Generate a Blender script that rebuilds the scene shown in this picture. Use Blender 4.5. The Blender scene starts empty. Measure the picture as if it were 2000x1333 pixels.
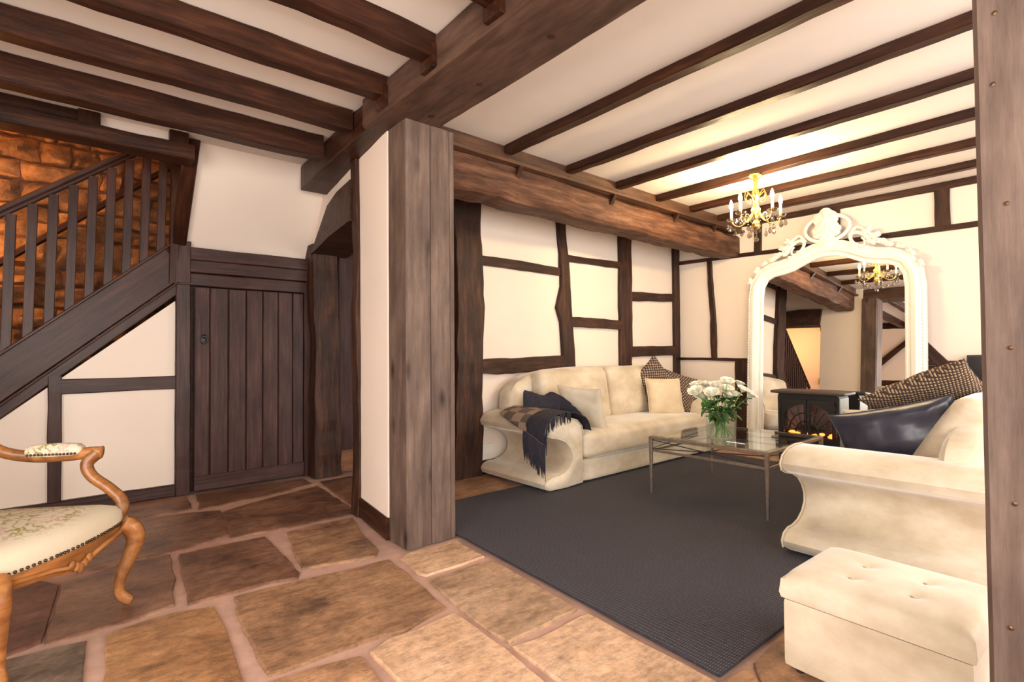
import bpy, bmesh, math, random
from mathutils import Vector, Matrix, noise

# ------------------------------------------------------------------ camera, light, exposure
SC = bpy.context.scene
COL = SC.collection
random.seed(7)

def look_rotation(yaw, pitch, roll):
    yaw, pitch, roll = map(math.radians, (yaw, pitch, roll))
    f = Vector((math.sin(yaw) * math.cos(pitch), math.cos(yaw) * math.cos(pitch), math.sin(pitch)))
    r = Vector((math.cos(yaw), -math.sin(yaw), 0))
    u = r.cross(f)
    r2 = r * math.cos(roll) + u * math.sin(roll)
    u2 = -r * math.sin(roll) + u * math.cos(roll)
    return Matrix((r2, u2, -f)).transposed()

cam_data = bpy.data.cameras.new('camera')
cam_data.sensor_width = 36.0
cam_data.lens = 1010 / 2000 * 36.0
cam_data.clip_start = 0.02
cam = bpy.data.objects.new('camera', cam_data)
COL.objects.link(cam)
cam.matrix_world = Matrix.Translation((0, 0, 1.1)) @ look_rotation(40.25, 1.15, -0.43).to_4x4()
SC.camera = cam

world = bpy.data.worlds.new('daylight')
SC.world = world
world.use_nodes = True
world.node_tree.nodes['Background'].inputs[0].default_value = (0.92, 0.96, 1.0, 1)
world.node_tree.nodes['Background'].inputs[1].default_value = 1.5

def window_light(name, loc, rot, sx, sy, power, color=(1.0, 0.92, 0.84)):
    d = bpy.data.lights.new(name, 'AREA')
    d.shape = 'RECTANGLE'; d.size = sx; d.size_y = sy; d.energy = power; d.color = color
    o = bpy.data.objects.new(name, d); COL.objects.link(o)
    o.location = loc; o.rotation_euler = rot
    return o

# daylight arriving through the three windows behind the photographer
window_light('daylight_hall', (-0.2, -1.72, 1.40), (math.radians(90), 0, 0), 2.5, 1.7, 100)
window_light('daylight_lounge', (3.6, -1.72, 1.40), (math.radians(90), 0, 0), 3.2, 1.7, 62)
window_light('daylight_side', (-1.92, 0.3, 1.40), (math.radians(90), 0, math.radians(-90)), 2.4, 1.7, 75)

SC.view_settings.view_transform = 'Standard'
SC.view_settings.look = 'None'
SC.view_settings.gamma = 1.0
SC.view_settings.use_curve_mapping = False
SC.view_settings.exposure = 0.62

# ------------------------------------------------------------------ materials
MATS = {}

def nt(name):
    m = bpy.data.materials.new(name); m.use_nodes = True
    MATS[name] = m
    return m, m.node_tree.nodes, m.node_tree.links, m.node_tree.nodes['Principled BSDF']

def ramp(n, stops):
    r = n.new('ShaderNodeValToRGB')
    e = r.color_ramp.elements
    while len(e) < len(stops): e.new(0.5)
    for i, (p, c) in enumerate(stops):
        e[i].position = p; e[i].color = (c[0], c[1], c[2], 1)
    return r

def coords(n, l, scale, kind='Object', rnd=True):
    t = n.new('ShaderNodeTexCoord'); mp = n.new('ShaderNodeMapping')
    mp.inputs['Scale'].default_value = scale
    l.new(t.outputs[kind], mp.inputs['Vector'])
    if rnd:
        oi = n.new('ShaderNodeObjectInfo')
        mu = n.new('ShaderNodeMath'); mu.operation = 'MULTIPLY'; mu.inputs[1].default_value = 37.0
        cb = n.new('ShaderNodeCombineXYZ')
        l.new(oi.outputs['Random'], mu.inputs[0])
        for k in range(3): l.new(mu.outputs[0], cb.inputs[k])
        l.new(cb.outputs[0], mp.inputs['Location'])
    return mp

def noise_node(n, l, mp, scale, detail=6, rough=0.6):
    t = n.new('ShaderNodeTexNoise')
    t.inputs['Scale'].default_value = scale; t.inputs['Detail'].default_value = detail; t.inputs['Roughness'].default_value = rough
    l.new(mp.outputs[0], t.inputs['Vector'])
    return t

def bump(n, l, src, b, strength, dist=0.01):
    bp = n.new('ShaderNodeBump'); bp.inputs['Strength'].default_value = strength; bp.inputs['Distance'].default_value = dist
    l.new(src, bp.inputs['Height']); l.new(bp.outputs[0], b.inputs['Normal'])

def wood(name, c1, c2, c3, rough=0.45, grain=9, bs=0.35, spec=0.5):
    m, n, l, b = nt(name)
    mp = coords(n, l, (0.9, grain, grain))
    t = noise_node(n, l, mp, 3.0, 9, 0.68)
    r = ramp(n, [(0.28, c1), (0.5, c2), (0.75, c3)])
    l.new(t.outputs[0], r.inputs[0])
    mp2 = coords(n, l, (1.5, 3.5, 3.5)); t2 = noise_node(n, l, mp2, 1.7, 4)
    r2 = ramp(n, [(0.35, (0.62, 0.6, 0.6)), (0.65, (1.12, 1.1, 1.08))]); l.new(t2.outputs[0], r2.inputs[0])
    mx = n.new('ShaderNodeMixRGB'); mx.blend_type = 'MULTIPLY'; mx.inputs[0].default_value = 1
    l.new(r.outputs[0], mx.inputs[1]); l.new(r2.outputs[0], mx.inputs[2])
    l.new(mx.outputs[0], b.inputs['Base Color'])
    b.inputs['Roughness'].default_value = rough
    b.inputs['Specular IOR Level'].default_value = spec
    bump(n, l, t.outputs[0], b, bs, 0.012)
    return m

wood('wood_dark', (0.012, 0.004, 0.002), (0.040, 0.0125, 0.0055), (0.095, 0.034, 0.015), 0.42, spec=0.25)
wood('wood_old', (0.012, 0.005, 0.003), (0.046, 0.017, 0.009), (0.12, 0.052, 0.029), 0.5, 7, 0.9, 0.3)
wood('wood_tie', (0.035, 0.014, 0.007), (0.12, 0.05, 0.026), (0.28, 0.145, 0.085), 0.6, 8, 0.9, 0.3)
wood('wood_plate', (0.045, 0.02, 0.011), (0.10, 0.046, 0.024), (0.16, 0.078, 0.042), 0.45)
wood('wood_post', (0.085, 0.055, 0.043), (0.135, 0.092, 0.073), (0.19, 0.138, 0.112), 0.6, 10, 0.25, 0.25)
def knots(name):
    m = MATS[name]; n, l = m.node_tree.nodes, m.node_tree.links; b = n['Principled BSDF']
    src = b.inputs['Base Color'].links[0].from_socket
    mp = coords(n, l, (2.3, 5.5, 5.5)); vo = n.new('ShaderNodeTexVoronoi'); vo.inputs['Scale'].default_value = 1.1; l.new(mp.outputs[0], vo.inputs['Vector'])
    r = ramp(n, [(0.03, (0.22, 0.2, 0.2)), (0.10, (0.6, 0.58, 0.56)), (0.19, (1, 1, 1))]); l.new(vo.outputs['Distance'], r.inputs[0])
    mx = n.new('ShaderNodeMixRGB'); mx.blend_type = 'MULTIPLY'; mx.inputs[0].default_value = 1
    l.new(src, mx.inputs[1]); l.new(r.outputs[0], mx.inputs[2]); l.new(mx.outputs[0], b.inputs['Base Color'])
knots('wood_post')
wood('wood_beam', (0.04, 0.019, 0.012), (0.085, 0.044, 0.029), (0.15, 0.09, 0.064), 0.6, 6, 0.4, 0.3)
wood('wood_plum', (0.022, 0.009, 0.007), (0.050, 0.021, 0.017), (0.085, 0.040, 0.033), 0.4, 12, 0.2, 0.3)
wood('wood_door', (0.028, 0.012, 0.011), (0.062, 0.028, 0.025), (0.105, 0.055, 0.050), 0.5, 14, 0.35, 0.3)
wood('wood_worn', (0.12, 0.045, 0.018), (0.24, 0.10, 0.045), (0.34, 0.16, 0.08), 0.45, 12, 0.2)
wood('wood_chair', (0.20, 0.068, 0.018), (0.36, 0.145, 0.042), (0.50, 0.24, 0.085), 0.3, 10, 0.12)

def plain(name, col, rough=0.5, metal=0.0, var=0.0, scale=8, bs=0.0, spec=0.5, emit=None, es=0):
    m, n, l, b = nt(name)
    b.inputs['Roughness'].default_value = rough; b.inputs['Metallic'].default_value = metal
    b.inputs['Specular IOR Level'].default_value = spec
    mp = coords(n, l, (1, 1, 1)); t = noise_node(n, l, mp, scale, 5)
    lo = tuple(c * (1 - var) for c in col); hi = tuple(min(1, c * (1 + var)) for c in col)
    r = ramp(n, [(0.3, lo), (0.7, hi)]); l.new(t.outputs[0], r.inputs[0]); l.new(r.outputs[0], b.inputs['Base Color'])
    if bs: bump(n, l, t.outputs[0], b, bs, 0.01)
    if emit:
        b.inputs['Emission Color'].default_value = (*emit, 1); b.inputs['Emission Strength'].default_value = es
    return m

plain('plaster', (0.85, 0.745, 0.655), 0.85, var=0.02, scale=2.2, bs=0.12)
plain('ceiling_plaster', (0.84, 0.77, 0.70), 0.85, var=0.02, scale=3, bs=0.18)
plain('mortar', (0.47, 0.29, 0.225), 0.9, var=0.14, scale=9, bs=0.5)
plain('frame_white', (0.86, 0.83, 0.76), 0.45, var=0.03, scale=20, bs=0.05)
plain('gilt', (0.75, 0.52, 0.18), 0.25, 1.0, 0.1)
plain('candle', (0.9, 0.85, 0.7), 0.5)
plain('bulb', (1, 0.9, 0.7), 0.3, emit=(1.0, 0.74, 0.40), es=620)
plain('iron', (0.035, 0.032, 0.032), 0.4, 0.6, 0.2)
plain('stove_black', (0.022, 0.020, 0.021), 0.42, 0.3, 0.2)
plain('stove_side_reflection', (0.30, 0.32, 0.30), 0.35, 0.2, 0.05)  # whitish reflection on the stove's side, painted in as base colour
plain('stove_top', (0.075, 0.055, 0.05), 0.4, 0.3, 0.15)
plain('ember', (0.9, 0.2, 0.05), 0.6, emit=(1.0, 0.22, 0.04), es=3.0, var=0.5, scale=30)
plain('log', (0.05, 0.03, 0.02), 0.8, var=0.4)
plain('firebox', (0.30, 0.20, 0.18), 0.8, var=0.3)
plain('table_metal', (0.42, 0.35, 0.29), 0.35, 0.85, 0.2, 25)
plain('wire', (0.06, 0.055, 0.055), 0.45, 0.7)
plain('leaf', (0.055, 0.15, 0.035), 0.45, var=0.5, scale=14)
plain('stem', (0.16, 0.32, 0.06), 0.5, var=0.3, scale=20)
plain('petal', (0.90, 0.90, 0.78), 0.55, var=0.04, scale=20)
plain('brass_nail', (0.10, 0.055, 0.03), 0.35, 0.8)
plain('screen', (0.012, 0.012, 0.015), 0.12)
plain('plastic_black', (0.02, 0.02, 0.022), 0.35)
plain('socket_white', (0.85, 0.82, 0.78), 0.35)
plain('paint_white', (0.85, 0.84, 0.82), 0.4)
plain('navy_wool', (0.022, 0.020, 0.032), 0.9, var=0.4, scale=60, bs=0.6)
plain('lamp_shade', (0.9, 0.7, 0.4), 0.6, emit=(1.0, 0.48, 0.14), es=12)

def flag(name, c1, c2, c3, c4, rough=0.5):
    m, n, l, b = nt(name)
    mp = coords(n, l, (1, 1, 1)); t = noise_node(n, l, mp, 3.2, 9, 0.68)
    mp2 = coords(n, l, (2.0, 6.5, 3)); t2 = noise_node(n, l, mp2, 3.0, 8, 0.7)
    r = ramp(n, [(0.32, c1), (0.46, c2), (0.58, c3), (0.72, c4)]); l.new(t.outputs[0], r.inputs[0])
    r2 = ramp(n, [(0.3, (0.5, 0.46, 0.44)), (0.5, (0.95, 0.95, 0.95)), (0.72, (1.3, 1.25, 1.2))]); l.new(t2.outputs[0], r2.inputs[0])
    mx = n.new('ShaderNodeMixRGB'); mx.blend_type = 'MULTIPLY'; mx.inputs[0].default_value = 0.85
    l.new(r.outputs[0], mx.inputs[1]); l.new(r2.outputs[0], mx.inputs[2]); l.new(mx.outputs[0], b.inputs['Base Color'])
    mp4 = coords(n, l, (1, 1, 1)); t4 = noise_node(n, l, mp4, 26, 6, 0.75)
    r4 = ramp(n, [(0.34, (0.5, 0.47, 0.46)), (0.5, (1, 1, 1)), (0.68, (1.35, 1.3, 1.25))]); l.new(t4.outputs[0], r4.inputs[0])
    m4 = n.new('ShaderNodeMixRGB'); m4.blend_type = 'MULTIPLY'; m4.inputs[0].default_value = 0.6
    l.new(mx.outputs[0], m4.inputs[1]); l.new(r4.outputs[0], m4.inputs[2])
    oi = n.new('ShaderNodeObjectInfo'); mr = n.new('ShaderNodeMapRange'); mr.inputs[3].default_value = 0.78; mr.inputs[4].default_value = 1.2
    l.new(oi.outputs['Random'], mr.inputs[0])
    m5 = n.new('ShaderNodeVectorMath'); m5.operation = 'SCALE'; l.new(m4.outputs[0], m5.inputs[0]); l.new(mr.outputs[0], m5.inputs['Scale'])
    l.new(m5.outputs[0], b.inputs['Base Color'])
    b.inputs['Roughness'].default_value = rough
    ad = n.new('ShaderNodeMath'); ad.operation = 'ADD'; l.new(t2.outputs[0], ad.inputs[0]); l.new(t4.outputs[0], ad.inputs[1])
    bump(n, l, ad.outputs[0], b, 0.5, 0.012)

flag('flag_dark', (0.05, 0.027, 0.02), (0.175, 0.085, 0.052), (0.25, 0.13, 0.078), (0.35, 0.20, 0.125), 0.36)
flag('flag_mid', (0.12, 0.07, 0.045), (0.33, 0.18, 0.10), (0.44, 0.25, 0.135), (0.54, 0.34, 0.21), 0.42)
flag('flag_orange', (0.14, 0.075, 0.04), (0.31, 0.155, 0.07), (0.40, 0.215, 0.10), (0.48, 0.30, 0.18), 0.45)
flag('flag_tan', (0.32, 0.21, 0.13), (0.50, 0.32, 0.20), (0.58, 0.38, 0.25), (0.64, 0.45, 0.31), 0.5)
flag('flag_red', (0.07, 0.03, 0.02), (0.14, 0.06, 0.04), (0.18, 0.08, 0.055), (0.22, 0.11, 0.08), 0.5)
flag('flag_grey', (0.09, 0.065, 0.05), (0.20, 0.14, 0.10), (0.29, 0.21, 0.155), (0.42, 0.33, 0.25), 0.5)
flag('wall_stone', (0.07, 0.03, 0.014), (0.22, 0.095, 0.034), (0.34, 0.155, 0.055), (0.44, 0.22, 0.09), 0.8)

def velvet(name, c1, c2, sc=3.0, sheen=0.7):
    m, n, l, b = nt(name)
    mp = coords(n, l, (1, 1, 1.6)); t = noise_node(n, l, mp, sc, 6, 0.62)
    r = ramp(n, [(0.3, c1), (0.68, c2)]); l.new(t.outputs[0], r.inputs[0]); l.new(r.outputs[0], b.inputs['Base Color'])
    b.inputs['Roughness'].default_value = 0.55; b.inputs['Sheen Weight'].default_value = sheen; b.inputs['Sheen Roughness'].default_value = 0.35
    bump(n, l, t.outputs[0], b, 0.12, 0.015)

velvet('velvet', (0.48, 0.385, 0.26), (0.76, 0.68, 0.545))
velvet('velvet_gold', (0.58, 0.46, 0.29), (0.74, 0.63, 0.45), 4)
velvet('satin_navy', (0.018, 0.018, 0.030), (0.04, 0.042, 0.066), 5, 0.3)
MATS['satin_navy'].node_tree.nodes['Principled BSDF'].inputs['Roughness'].default_value = 0.32

def woven(name, c1, c2, sx, sy, rot=0.0, bs=0.9):
    m, n, l, b = nt(name)
    mp = coords(n, l, (1, 1, 1), rnd=False); mp.inputs['Rotation'].default_value = (0, 0, rot)
    w1 = n.new('ShaderNodeTexWave'); w1.inputs['Scale'].default_value = sx; w1.bands_direction = 'X'; w1.inputs['Distortion'].default_value = 1.5; w1.inputs['Detail Scale'].default_value = 3
    w2 = n.new('ShaderNodeTexWave'); w2.inputs['Scale'].default_value = sy; w2.bands_direction = 'Y'; w2.inputs['Distortion'].default_value = 1.5; w2.inputs['Detail Scale'].default_value = 3
    l.new(mp.outputs[0], w1.inputs[0]); l.new(mp.outputs[0], w2.inputs[0])
    mu = n.new('ShaderNodeMath'); mu.operation = 'MULTIPLY'; l.new(w1.outputs['Fac'], mu.inputs[0]); l.new(w2.outputs['Fac'], mu.inputs[1])
    r = ramp(n, [(0.08, c1), (0.45, c2)]); l.new(mu.outputs[0], r.inputs[0]); l.new(r.outputs[0], b.inputs['Base Color'])
    b.inputs['Roughness'].default_value = 0.9
    bump(n, l, mu.outputs[0], b, bs, 0.01)

woven('rug_weave', (0.026, 0.025, 0.034), (0.085, 0.080, 0.100), 16, 34, 0.0, 0.5)
woven('knit_brown', (0.045, 0.028, 0.02), (0.46, 0.31, 0.19), 19, 19, 0.3)
woven('knit_grey', (0.045, 0.03, 0.026), (0.44, 0.32, 0.23), 12, 12, 0.7)
woven('throw_weave', (0.10, 0.075, 0.06), (0.50, 0.38, 0.28), 24, 24, 0.0, 0.6)

def throw_material():
    m, n, l, b = nt('throw_patch')
    mp = coords(n, l, (1, 1, 1), rnd=False)
    ck = n.new('ShaderNodeTexChecker'); ck.inputs['Scale'].default_value = 9
    ck.inputs[1].default_value = (0.42, 0.30, 0.22, 1); ck.inputs[2].default_value = (0.16, 0.12, 0.10, 1)
    l.new(mp.outputs[0], ck.inputs['Vector'])
    w = n.new('ShaderNodeTexWave'); w.inputs['Scale'].default_value = 34; w.bands_direction = 'DIAGONAL'; l.new(mp.outputs[0], w.inputs[0])
    mx = n.new('ShaderNodeMixRGB'); mx.blend_type = 'MULTIPLY'; mx.inputs[0].default_value = 0.6
    l.new(ck.outputs[0], mx.inputs[1]); l.new(w.outputs[0], mx.inputs[2]); l.new(mx.outputs[0], b.inputs['Base Color'])
    b.inputs['Roughness'].default_value = 0.9
    bump(n, l, w.outputs['Fac'], b, 0.4, 0.005)
throw_material()

def tapestry():
    m, n, l, b = nt('tapestry')
    mp = coords(n, l, (1, 1, 1), rnd=False)
    # woven posy in the middle of the seat: tinted sprigs on cream, printed in the cloth
    t = noise_node(n, l, mp, 22, 3, 0.55); t2 = noise_node(n, l, mp, 9, 3, 0.5)
    line = ramp(n, [(0.44, (0, 0, 0)), (0.485, (1, 1, 1)), (0.515, (1, 1, 1)), (0.56, (0, 0, 0))]); l.new(t.outputs[0], line.inputs[0])
    colr = ramp(n, [(0.35, (0.36, 0.26, 0.06)), (0.46, (0.30, 0.27, 0.10)), (0.54, (0.62, 0.40, 0.34)), (0.66, (0.36, 0.40, 0.40))]); l.new(t2.outputs[0], colr.inputs[0])
    gr = n.new('ShaderNodeTexGradient'); gr.gradient_type = 'SPHERICAL'
    mp3 = coords(n, l, (2.9, 3.5, 0.01), rnd=False); l.new(mp3.outputs[0], gr.inputs[0])
    gg = ramp(n, [(0.05, (0, 0, 0)), (0.3, (1, 1, 1))]); l.new(gr.outputs[0], gg.inputs[0])
    mm = n.new('ShaderNodeMath'); mm.operation = 'MULTIPLY'; l.new(line.outputs[0], mm.inputs[0]); l.new(gg.outputs[0], mm.inputs[1])
    mx = n.new('ShaderNodeMixRGB'); mx.inputs[1].default_value = (0.66, 0.58, 0.44, 1)
    l.new(mm.outputs[0], mx.inputs[0]); l.new(colr.outputs[0], mx.inputs[2]); l.new(mx.outputs[0], b.inputs['Base Color'])
    b.inputs['Roughness'].default_value = 0.9
    f = noise_node(n, l, mp, 220, 2); bump(n, l, f.outputs[0], b, 0.3, 0.003)
tapestry()

def thin_glass(name, tint, refl=1.0):
    m = bpy.data.materials.new(name); m.use_nodes = True; MATS[name] = m
    n, l = m.node_tree.nodes, m.node_tree.links
    n.remove(n['Principled BSDF'])
    tr = n.new('ShaderNodeBsdfTransparent'); tr.inputs[0].default_value = (*tint, 1)
    gl = n.new('ShaderNodeBsdfGlossy'); gl.inputs['Roughness'].default_value = 0.01
    lw = n.new('ShaderNodeLayerWeight'); lw.inputs[0].default_value = 0.5
    pw = n.new('ShaderNodeMath'); pw.operation = 'POWER'; pw.inputs[1].default_value = 4.0
    mu = n.new('ShaderNodeMath'); mu.operation = 'MULTIPLY_ADD'; mu.inputs[1].default_value = 0.9 * refl; mu.inputs[2].default_value = 0.045 * refl; mu.use_clamp = True
    mx = n.new('ShaderNodeMixShader')
    l.new(lw.outputs['Facing'], pw.inputs[0]); l.new(pw.outputs[0], mu.inputs[0]); l.new(mu.outputs[0], mx.inputs[0])
    l.new(tr.outputs[0], mx.inputs[1]); l.new(gl.outputs[0], mx.inputs[2]); l.new(mx.outputs[0], n['Material Output'].inputs[0])
thin_glass('table_glass', (0.90, 0.95, 0.93), 0.8)
thin_glass('vase_glass', (0.94, 0.97, 0.95), 0.9)
thin_glass('window_glass', (0.97, 0.98, 0.98), 1.0)
thin_glass('stove_glass', (0.92, 0.90, 0.88), 0.8)
thin_glass('crystal', (0.62, 0.54, 0.46), 3.0)
mm_, n_, l_, b_ = nt('mirror_glass')
b_.inputs['Base Color'].default_value = (0.93, 0.93, 0.92, 1); b_.inputs['Metallic'].default_value = 1; b_.inputs['Roughness'].default_value = 0.0

# ------------------------------------------------------------------ helpers
def place(o, parent=None, M=None):
    COL.objects.link(o)
    if parent is not None: o.parent = parent
    if M is not None: o.matrix_local = M
    return o

def make(name, verts, faces, mat, parent=None, M=None, smooth=False):
    me = bpy.data.meshes.new(name)
    me.from_pydata([tuple(v) for v in verts], [], faces)
    me.validate(); me.update()
    bm = bmesh.new(); bm.from_mesh(me); bmesh.ops.recalc_face_normals(bm, faces=bm.faces); bm.to_mesh(me); bm.free()
    me.materials.append(MATS[mat])
    if smooth:
        me.polygons.foreach_set('use_smooth', [True] * len(me.polygons))
        try: me.set_sharp_from_angle(angle=math.radians(smooth if smooth is not True else 60))
        except Exception: pass
    return place(bpy.data.objects.new(name, me), parent, M)

def tag(o, label, cat, group=None):
    o['label'] = label; o['category'] = cat
    if group: o['group'] = group
    return o

def struct(o, label=None, cat=None):
    o['kind'] = 'structure'
    if label: o['label'] = label
    if cat: o['category'] = cat
    return o

def empty(name, loc=(0, 0, 0), rot=(0, 0, 0)):
    o = bpy.data.objects.new(name, None); o.empty_display_size = 0.1
    o.location = loc; o.rotation_euler = rot
    COL.objects.link(o)
    return o

class MB:
    def __init__(s): s.v = []; s.f = []
    def add(s, v, f):
        k = len(s.v); s.v += [tuple(p) for p in v]; s.f += [tuple(i + k for i in q) for q in f]
        return s
    def box(s, x0, x1, y0, y1, z0, z1):
        v = [(x0, y0, z0), (x1, y0, z0), (x1, y1, z0), (x0, y1, z0), (x0, y0, z1), (x1, y0, z1), (x1, y1, z1), (x0, y1, z1)]
        return s.add(v, [(0, 3, 2, 1), (4, 5, 6, 7), (0, 1, 5, 4), (1, 2, 6, 5), (2, 3, 7, 6), (3, 0, 4, 7)])
    def tube(s, pts, r, n=8, cap=True, flat=1.0):
        pts = [Vector(p) for p in pts]
        rs = r if isinstance(r, (list, tuple)) else [r] * len(pts)
        rings = []; prev = None
        for i, p in enumerate(pts):
            t = (pts[min(i + 1, len(pts) - 1)] - pts[max(i - 1, 0)]).normalized()
            if prev is None:
                a = Vector((0, 0, 1)) if abs(t.z) < 0.9 else Vector((1, 0, 0))
                prev = (a - t * a.dot(t)).normalized()
            else:
                prev = (prev - t * prev.dot(t)).normalized()
            q = t.cross(prev)
            rings.append([p + (prev * math.cos(2 * math.pi * k / n) + q * math.sin(2 * math.pi * k / n) * flat) * rs[i] for k in range(n)])
        v = [p for rg in rings for p in rg]; f = []
        for i in range(len(rings) - 1):
            for k in range(n):
                f.append((i * n + k, i * n + (k + 1) % n, (i + 1) * n + (k + 1) % n, (i + 1) * n + k))
        if cap: f.append(tuple(range(n))[::-1]); f.append(tuple((len(rings) - 1) * n + k for k in range(n)))
        return s.add(v, f)
    def lathe(s, prof, c=(0, 0, 0), n=20):
        v = []; f = []
        for (r, z) in prof:
            for k in range(n):
                a = 2 * math.pi * k / n; v.append((c[0] + r * math.cos(a), c[1] + r * math.sin(a), c[2] + z))
        for i in range(len(prof) - 1):
            for k in range(n):
                f.append((i * n + k, i * n + (k + 1) % n, (i + 1) * n + (k + 1) % n, (i + 1) * n + k))
        if prof[0][0] > 1e-4: f.append(tuple(range(n)))
        if prof[-1][0] > 1e-4: f.append(tuple((len(prof) - 1) * n + k for k in range(n)))
        return s.add(v, f)
    def ball(s, c, r, sx=1, sy=1, sz=1, n=10, m=6):
        prof = [(r * math.sin(math.pi * i / m), -r * math.cos(math.pi * i / m)) for i in range(m + 1)]
        k = len(s.v); s.lathe([(max(p[0], 1e-5), p[1]) for p in prof], (0, 0, 0), n)
        s.v[k:] = [(c[0] + p[0] * sx, c[1] + p[1] * sy, c[2] + p[2] * sz) for p in s.v[k:]]
        return s
    def build(s, name, mat, parent=None, smooth=False, M=None):
        return make(name, s.v, s.f, mat, parent, M, smooth)

def prism(poly, d0, d1, axes):
    """poly of 2-D points extruded from d0 to d1; axes maps (a, b, d) to xyz"""
    n = len(poly)
    v = [axes(a, b, d0) for a, b in poly] + [axes(a, b, d1) for a, b in poly]
    f = [tuple(range(n)), tuple(range(n, 2 * n))[::-1]] + [(i, (i + 1) % n, n + (i + 1) % n, n + i) for i in range(n)]
    return v, f

TSEED = [0]
def timber(name, pts, mat, parent=None, up=(0, 0, 1), wob=0.0, bev=0.006, seg=0.10):
    """a hewn timber along a path of (x, y, z, width, height); local X runs along the grain"""
    TSEED[0] += 1; sd = TSEED[0] * 13.7
    P = [Vector(p[:3]) for p in pts]
    ex = (P[-1] - P[0]).normalized(); up = Vector(up)
    ez = (up - ex * up.dot(ex)).normalized(); ey = ez.cross(ex)
    R = Matrix((ex, ey, ez)).transposed()
    M = Matrix.Translation(P[0]) @ R.to_4x4(); Mi = M.inverted()
    L = [Mi @ p for p in P]
    rings = []
    for i in range(len(L) - 1):
        d = (L[i + 1] - L[i]).length; k = max(1, int(d / seg)) if wob else 1
        for j in range(k + (i == len(L) - 2)):
            t = j / k
            rings.append((L[i].lerp(L[i + 1], t), pts[i][3] * (1 - t) + pts[i + 1][3] * t, pts[i][4] * (1 - t) + pts[i + 1][4] * t))
    v = []; f = []
    for c, w, h in rings:
        def nz(q):
            if not wob: return 0
            return wob * (noise.noise((c.x * 2.3 + sd, q * 9.1, sd)) * 1.1 + 0.6 * noise.noise((c.x * 9 + sd, q * 5.3, sd + 4)))
        y0 = -w / 2 + nz(1); y1 = w / 2 + nz(2); z0 = -h / 2 + nz(3); z1 = h / 2 + nz(4)
        b = min(bev, w * 0.3, h * 0.3)
        for (yy, zz) in ((y0 + b, z0), (y1 - b, z0), (y1, z0 + b), (y1, z1 - b), (y1 - b, z1), (y0 + b, z1), (y0, z1 - b), (y0, z0 + b)):
            v.append((c.x, c.y + yy, c.z + zz))
    for i in range(len(rings) - 1):
        for k in range(8): f.append((i * 8 + k, i * 8 + (k + 1) % 8, (i + 1) * 8 + (k + 1) % 8, (i + 1) * 8 + k))
    f.append(tuple(range(8))); f.append(tuple((len(rings) - 1) * 8 + k for k in range(8)))
    return make(name, v, f, mat, parent, M)

def bar(name, p0, p1, w, h, mat, parent=None, up=(0, 0, 1), wob=0.0, bev=0.006):
    return timber(name, [(*p0, w, h), (*p1, w, h)], mat, parent, up, wob, bev)

def spline(pts, n=6):
    out = []
    P = [Vector(p) for p in pts]
    for i in range(len(P) - 1):
        p0, p1, p2, p3 = P[max(i - 1, 0)], P[i], P[i + 1], P[min(i + 2, len(P) - 1)]
        for k in range(n):
            t = k / n
            out.append(0.5 * ((2 * p1) + (p2 - p0) * t + (2 * p0 - 5 * p1 + 4 * p2 - p3) * t * t + (3 * p1 - p0 - 3 * p2 + p3) * t ** 3))
    out.append(P[-1])
    return out

def rbox(cx, cy, cz, sx, sy, sz, r=0.04, bulge=(0, 0, 0), n=10):
    """soft box: subdivided cube with rounded edges and bulging faces"""
    v = []; f = []; idx = {}
    def pt(a, b, c):
        key = (a, b, c)
        if key in idx: return idx[key]
        p = [(-1 + 2 * q / n) for q in key]
        # tighter sampling near the edges
        p = [math.copysign(abs(q) ** 0.6, q) for q in p]
        h = (sx / 2, sy / 2, sz / 2)
        q = [p[i] * h[i] for i in range(3)]
        inner = [max(-(h[i] - r), min(h[i] - r, q[i])) for i in range(3)]
        d = Vector([q[i] - inner[i] for i in range(3)])
        if d.length > 1e-9: d = d.normalized() * r
        w = Vector(inner) + d
        bl = [bulge[i] * p[i] * math.cos(p[(i + 1) % 3] * 1.57) ** 0.8 * math.cos(p[(i + 2) % 3] * 1.57) ** 0.8 if abs(p[(i+1) % 3]) < 1 and abs(p[(i+2) % 3]) < 1 else 0 for i in range(3)]
        idx[key] = len(v); v.append((cx + w.x + bl[0], cy + w.y + bl[1], cz + w.z + bl[2]))
        return idx[key]
    for s in (0, n):
        for a in range(n):
            for b in range(n):
                f.append((pt(s, a, b), pt(s, a + 1, b), pt(s, a + 1, b + 1), pt(s, a, b + 1)))
                f.append((pt(a, s, b), pt(a + 1, s, b), pt(a + 1, s, b + 1), pt(a, s, b + 1)))
                f.append((pt(a, b, s), pt(a + 1, b, s), pt(a + 1, b + 1, s), pt(a, b + 1, s)))
    return v, f

def wall_boxes(u0, u1, z0, z1, holes):
    """rectangles (u0,u1,z0,z1) that tile a wall around its rectangular holes"""
    us = sorted({u0, u1, *[h[0] for h in holes], *[h[1] for h in holes]})
    out = []
    for a, b in zip(us[:-1], us[1:]):
        hs = [h for h in holes if h[0] <= a and h[1] >= b]
        if not hs: out.append((a, b, z0, z1)); continue
        h = hs[0]
        if h[2] > z0: out.append((a, b, z0, h[2]))
        if h[3] < z1: out.append((a, b, h[3], z1))
    return out

# ------------------------------------------------------------------ the setting
CZ = 2.60                      # ceiling height
def part_x(y): return 1.41 + 0.121 * (y - 2.8)      # hall face of the old leaning partition

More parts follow.
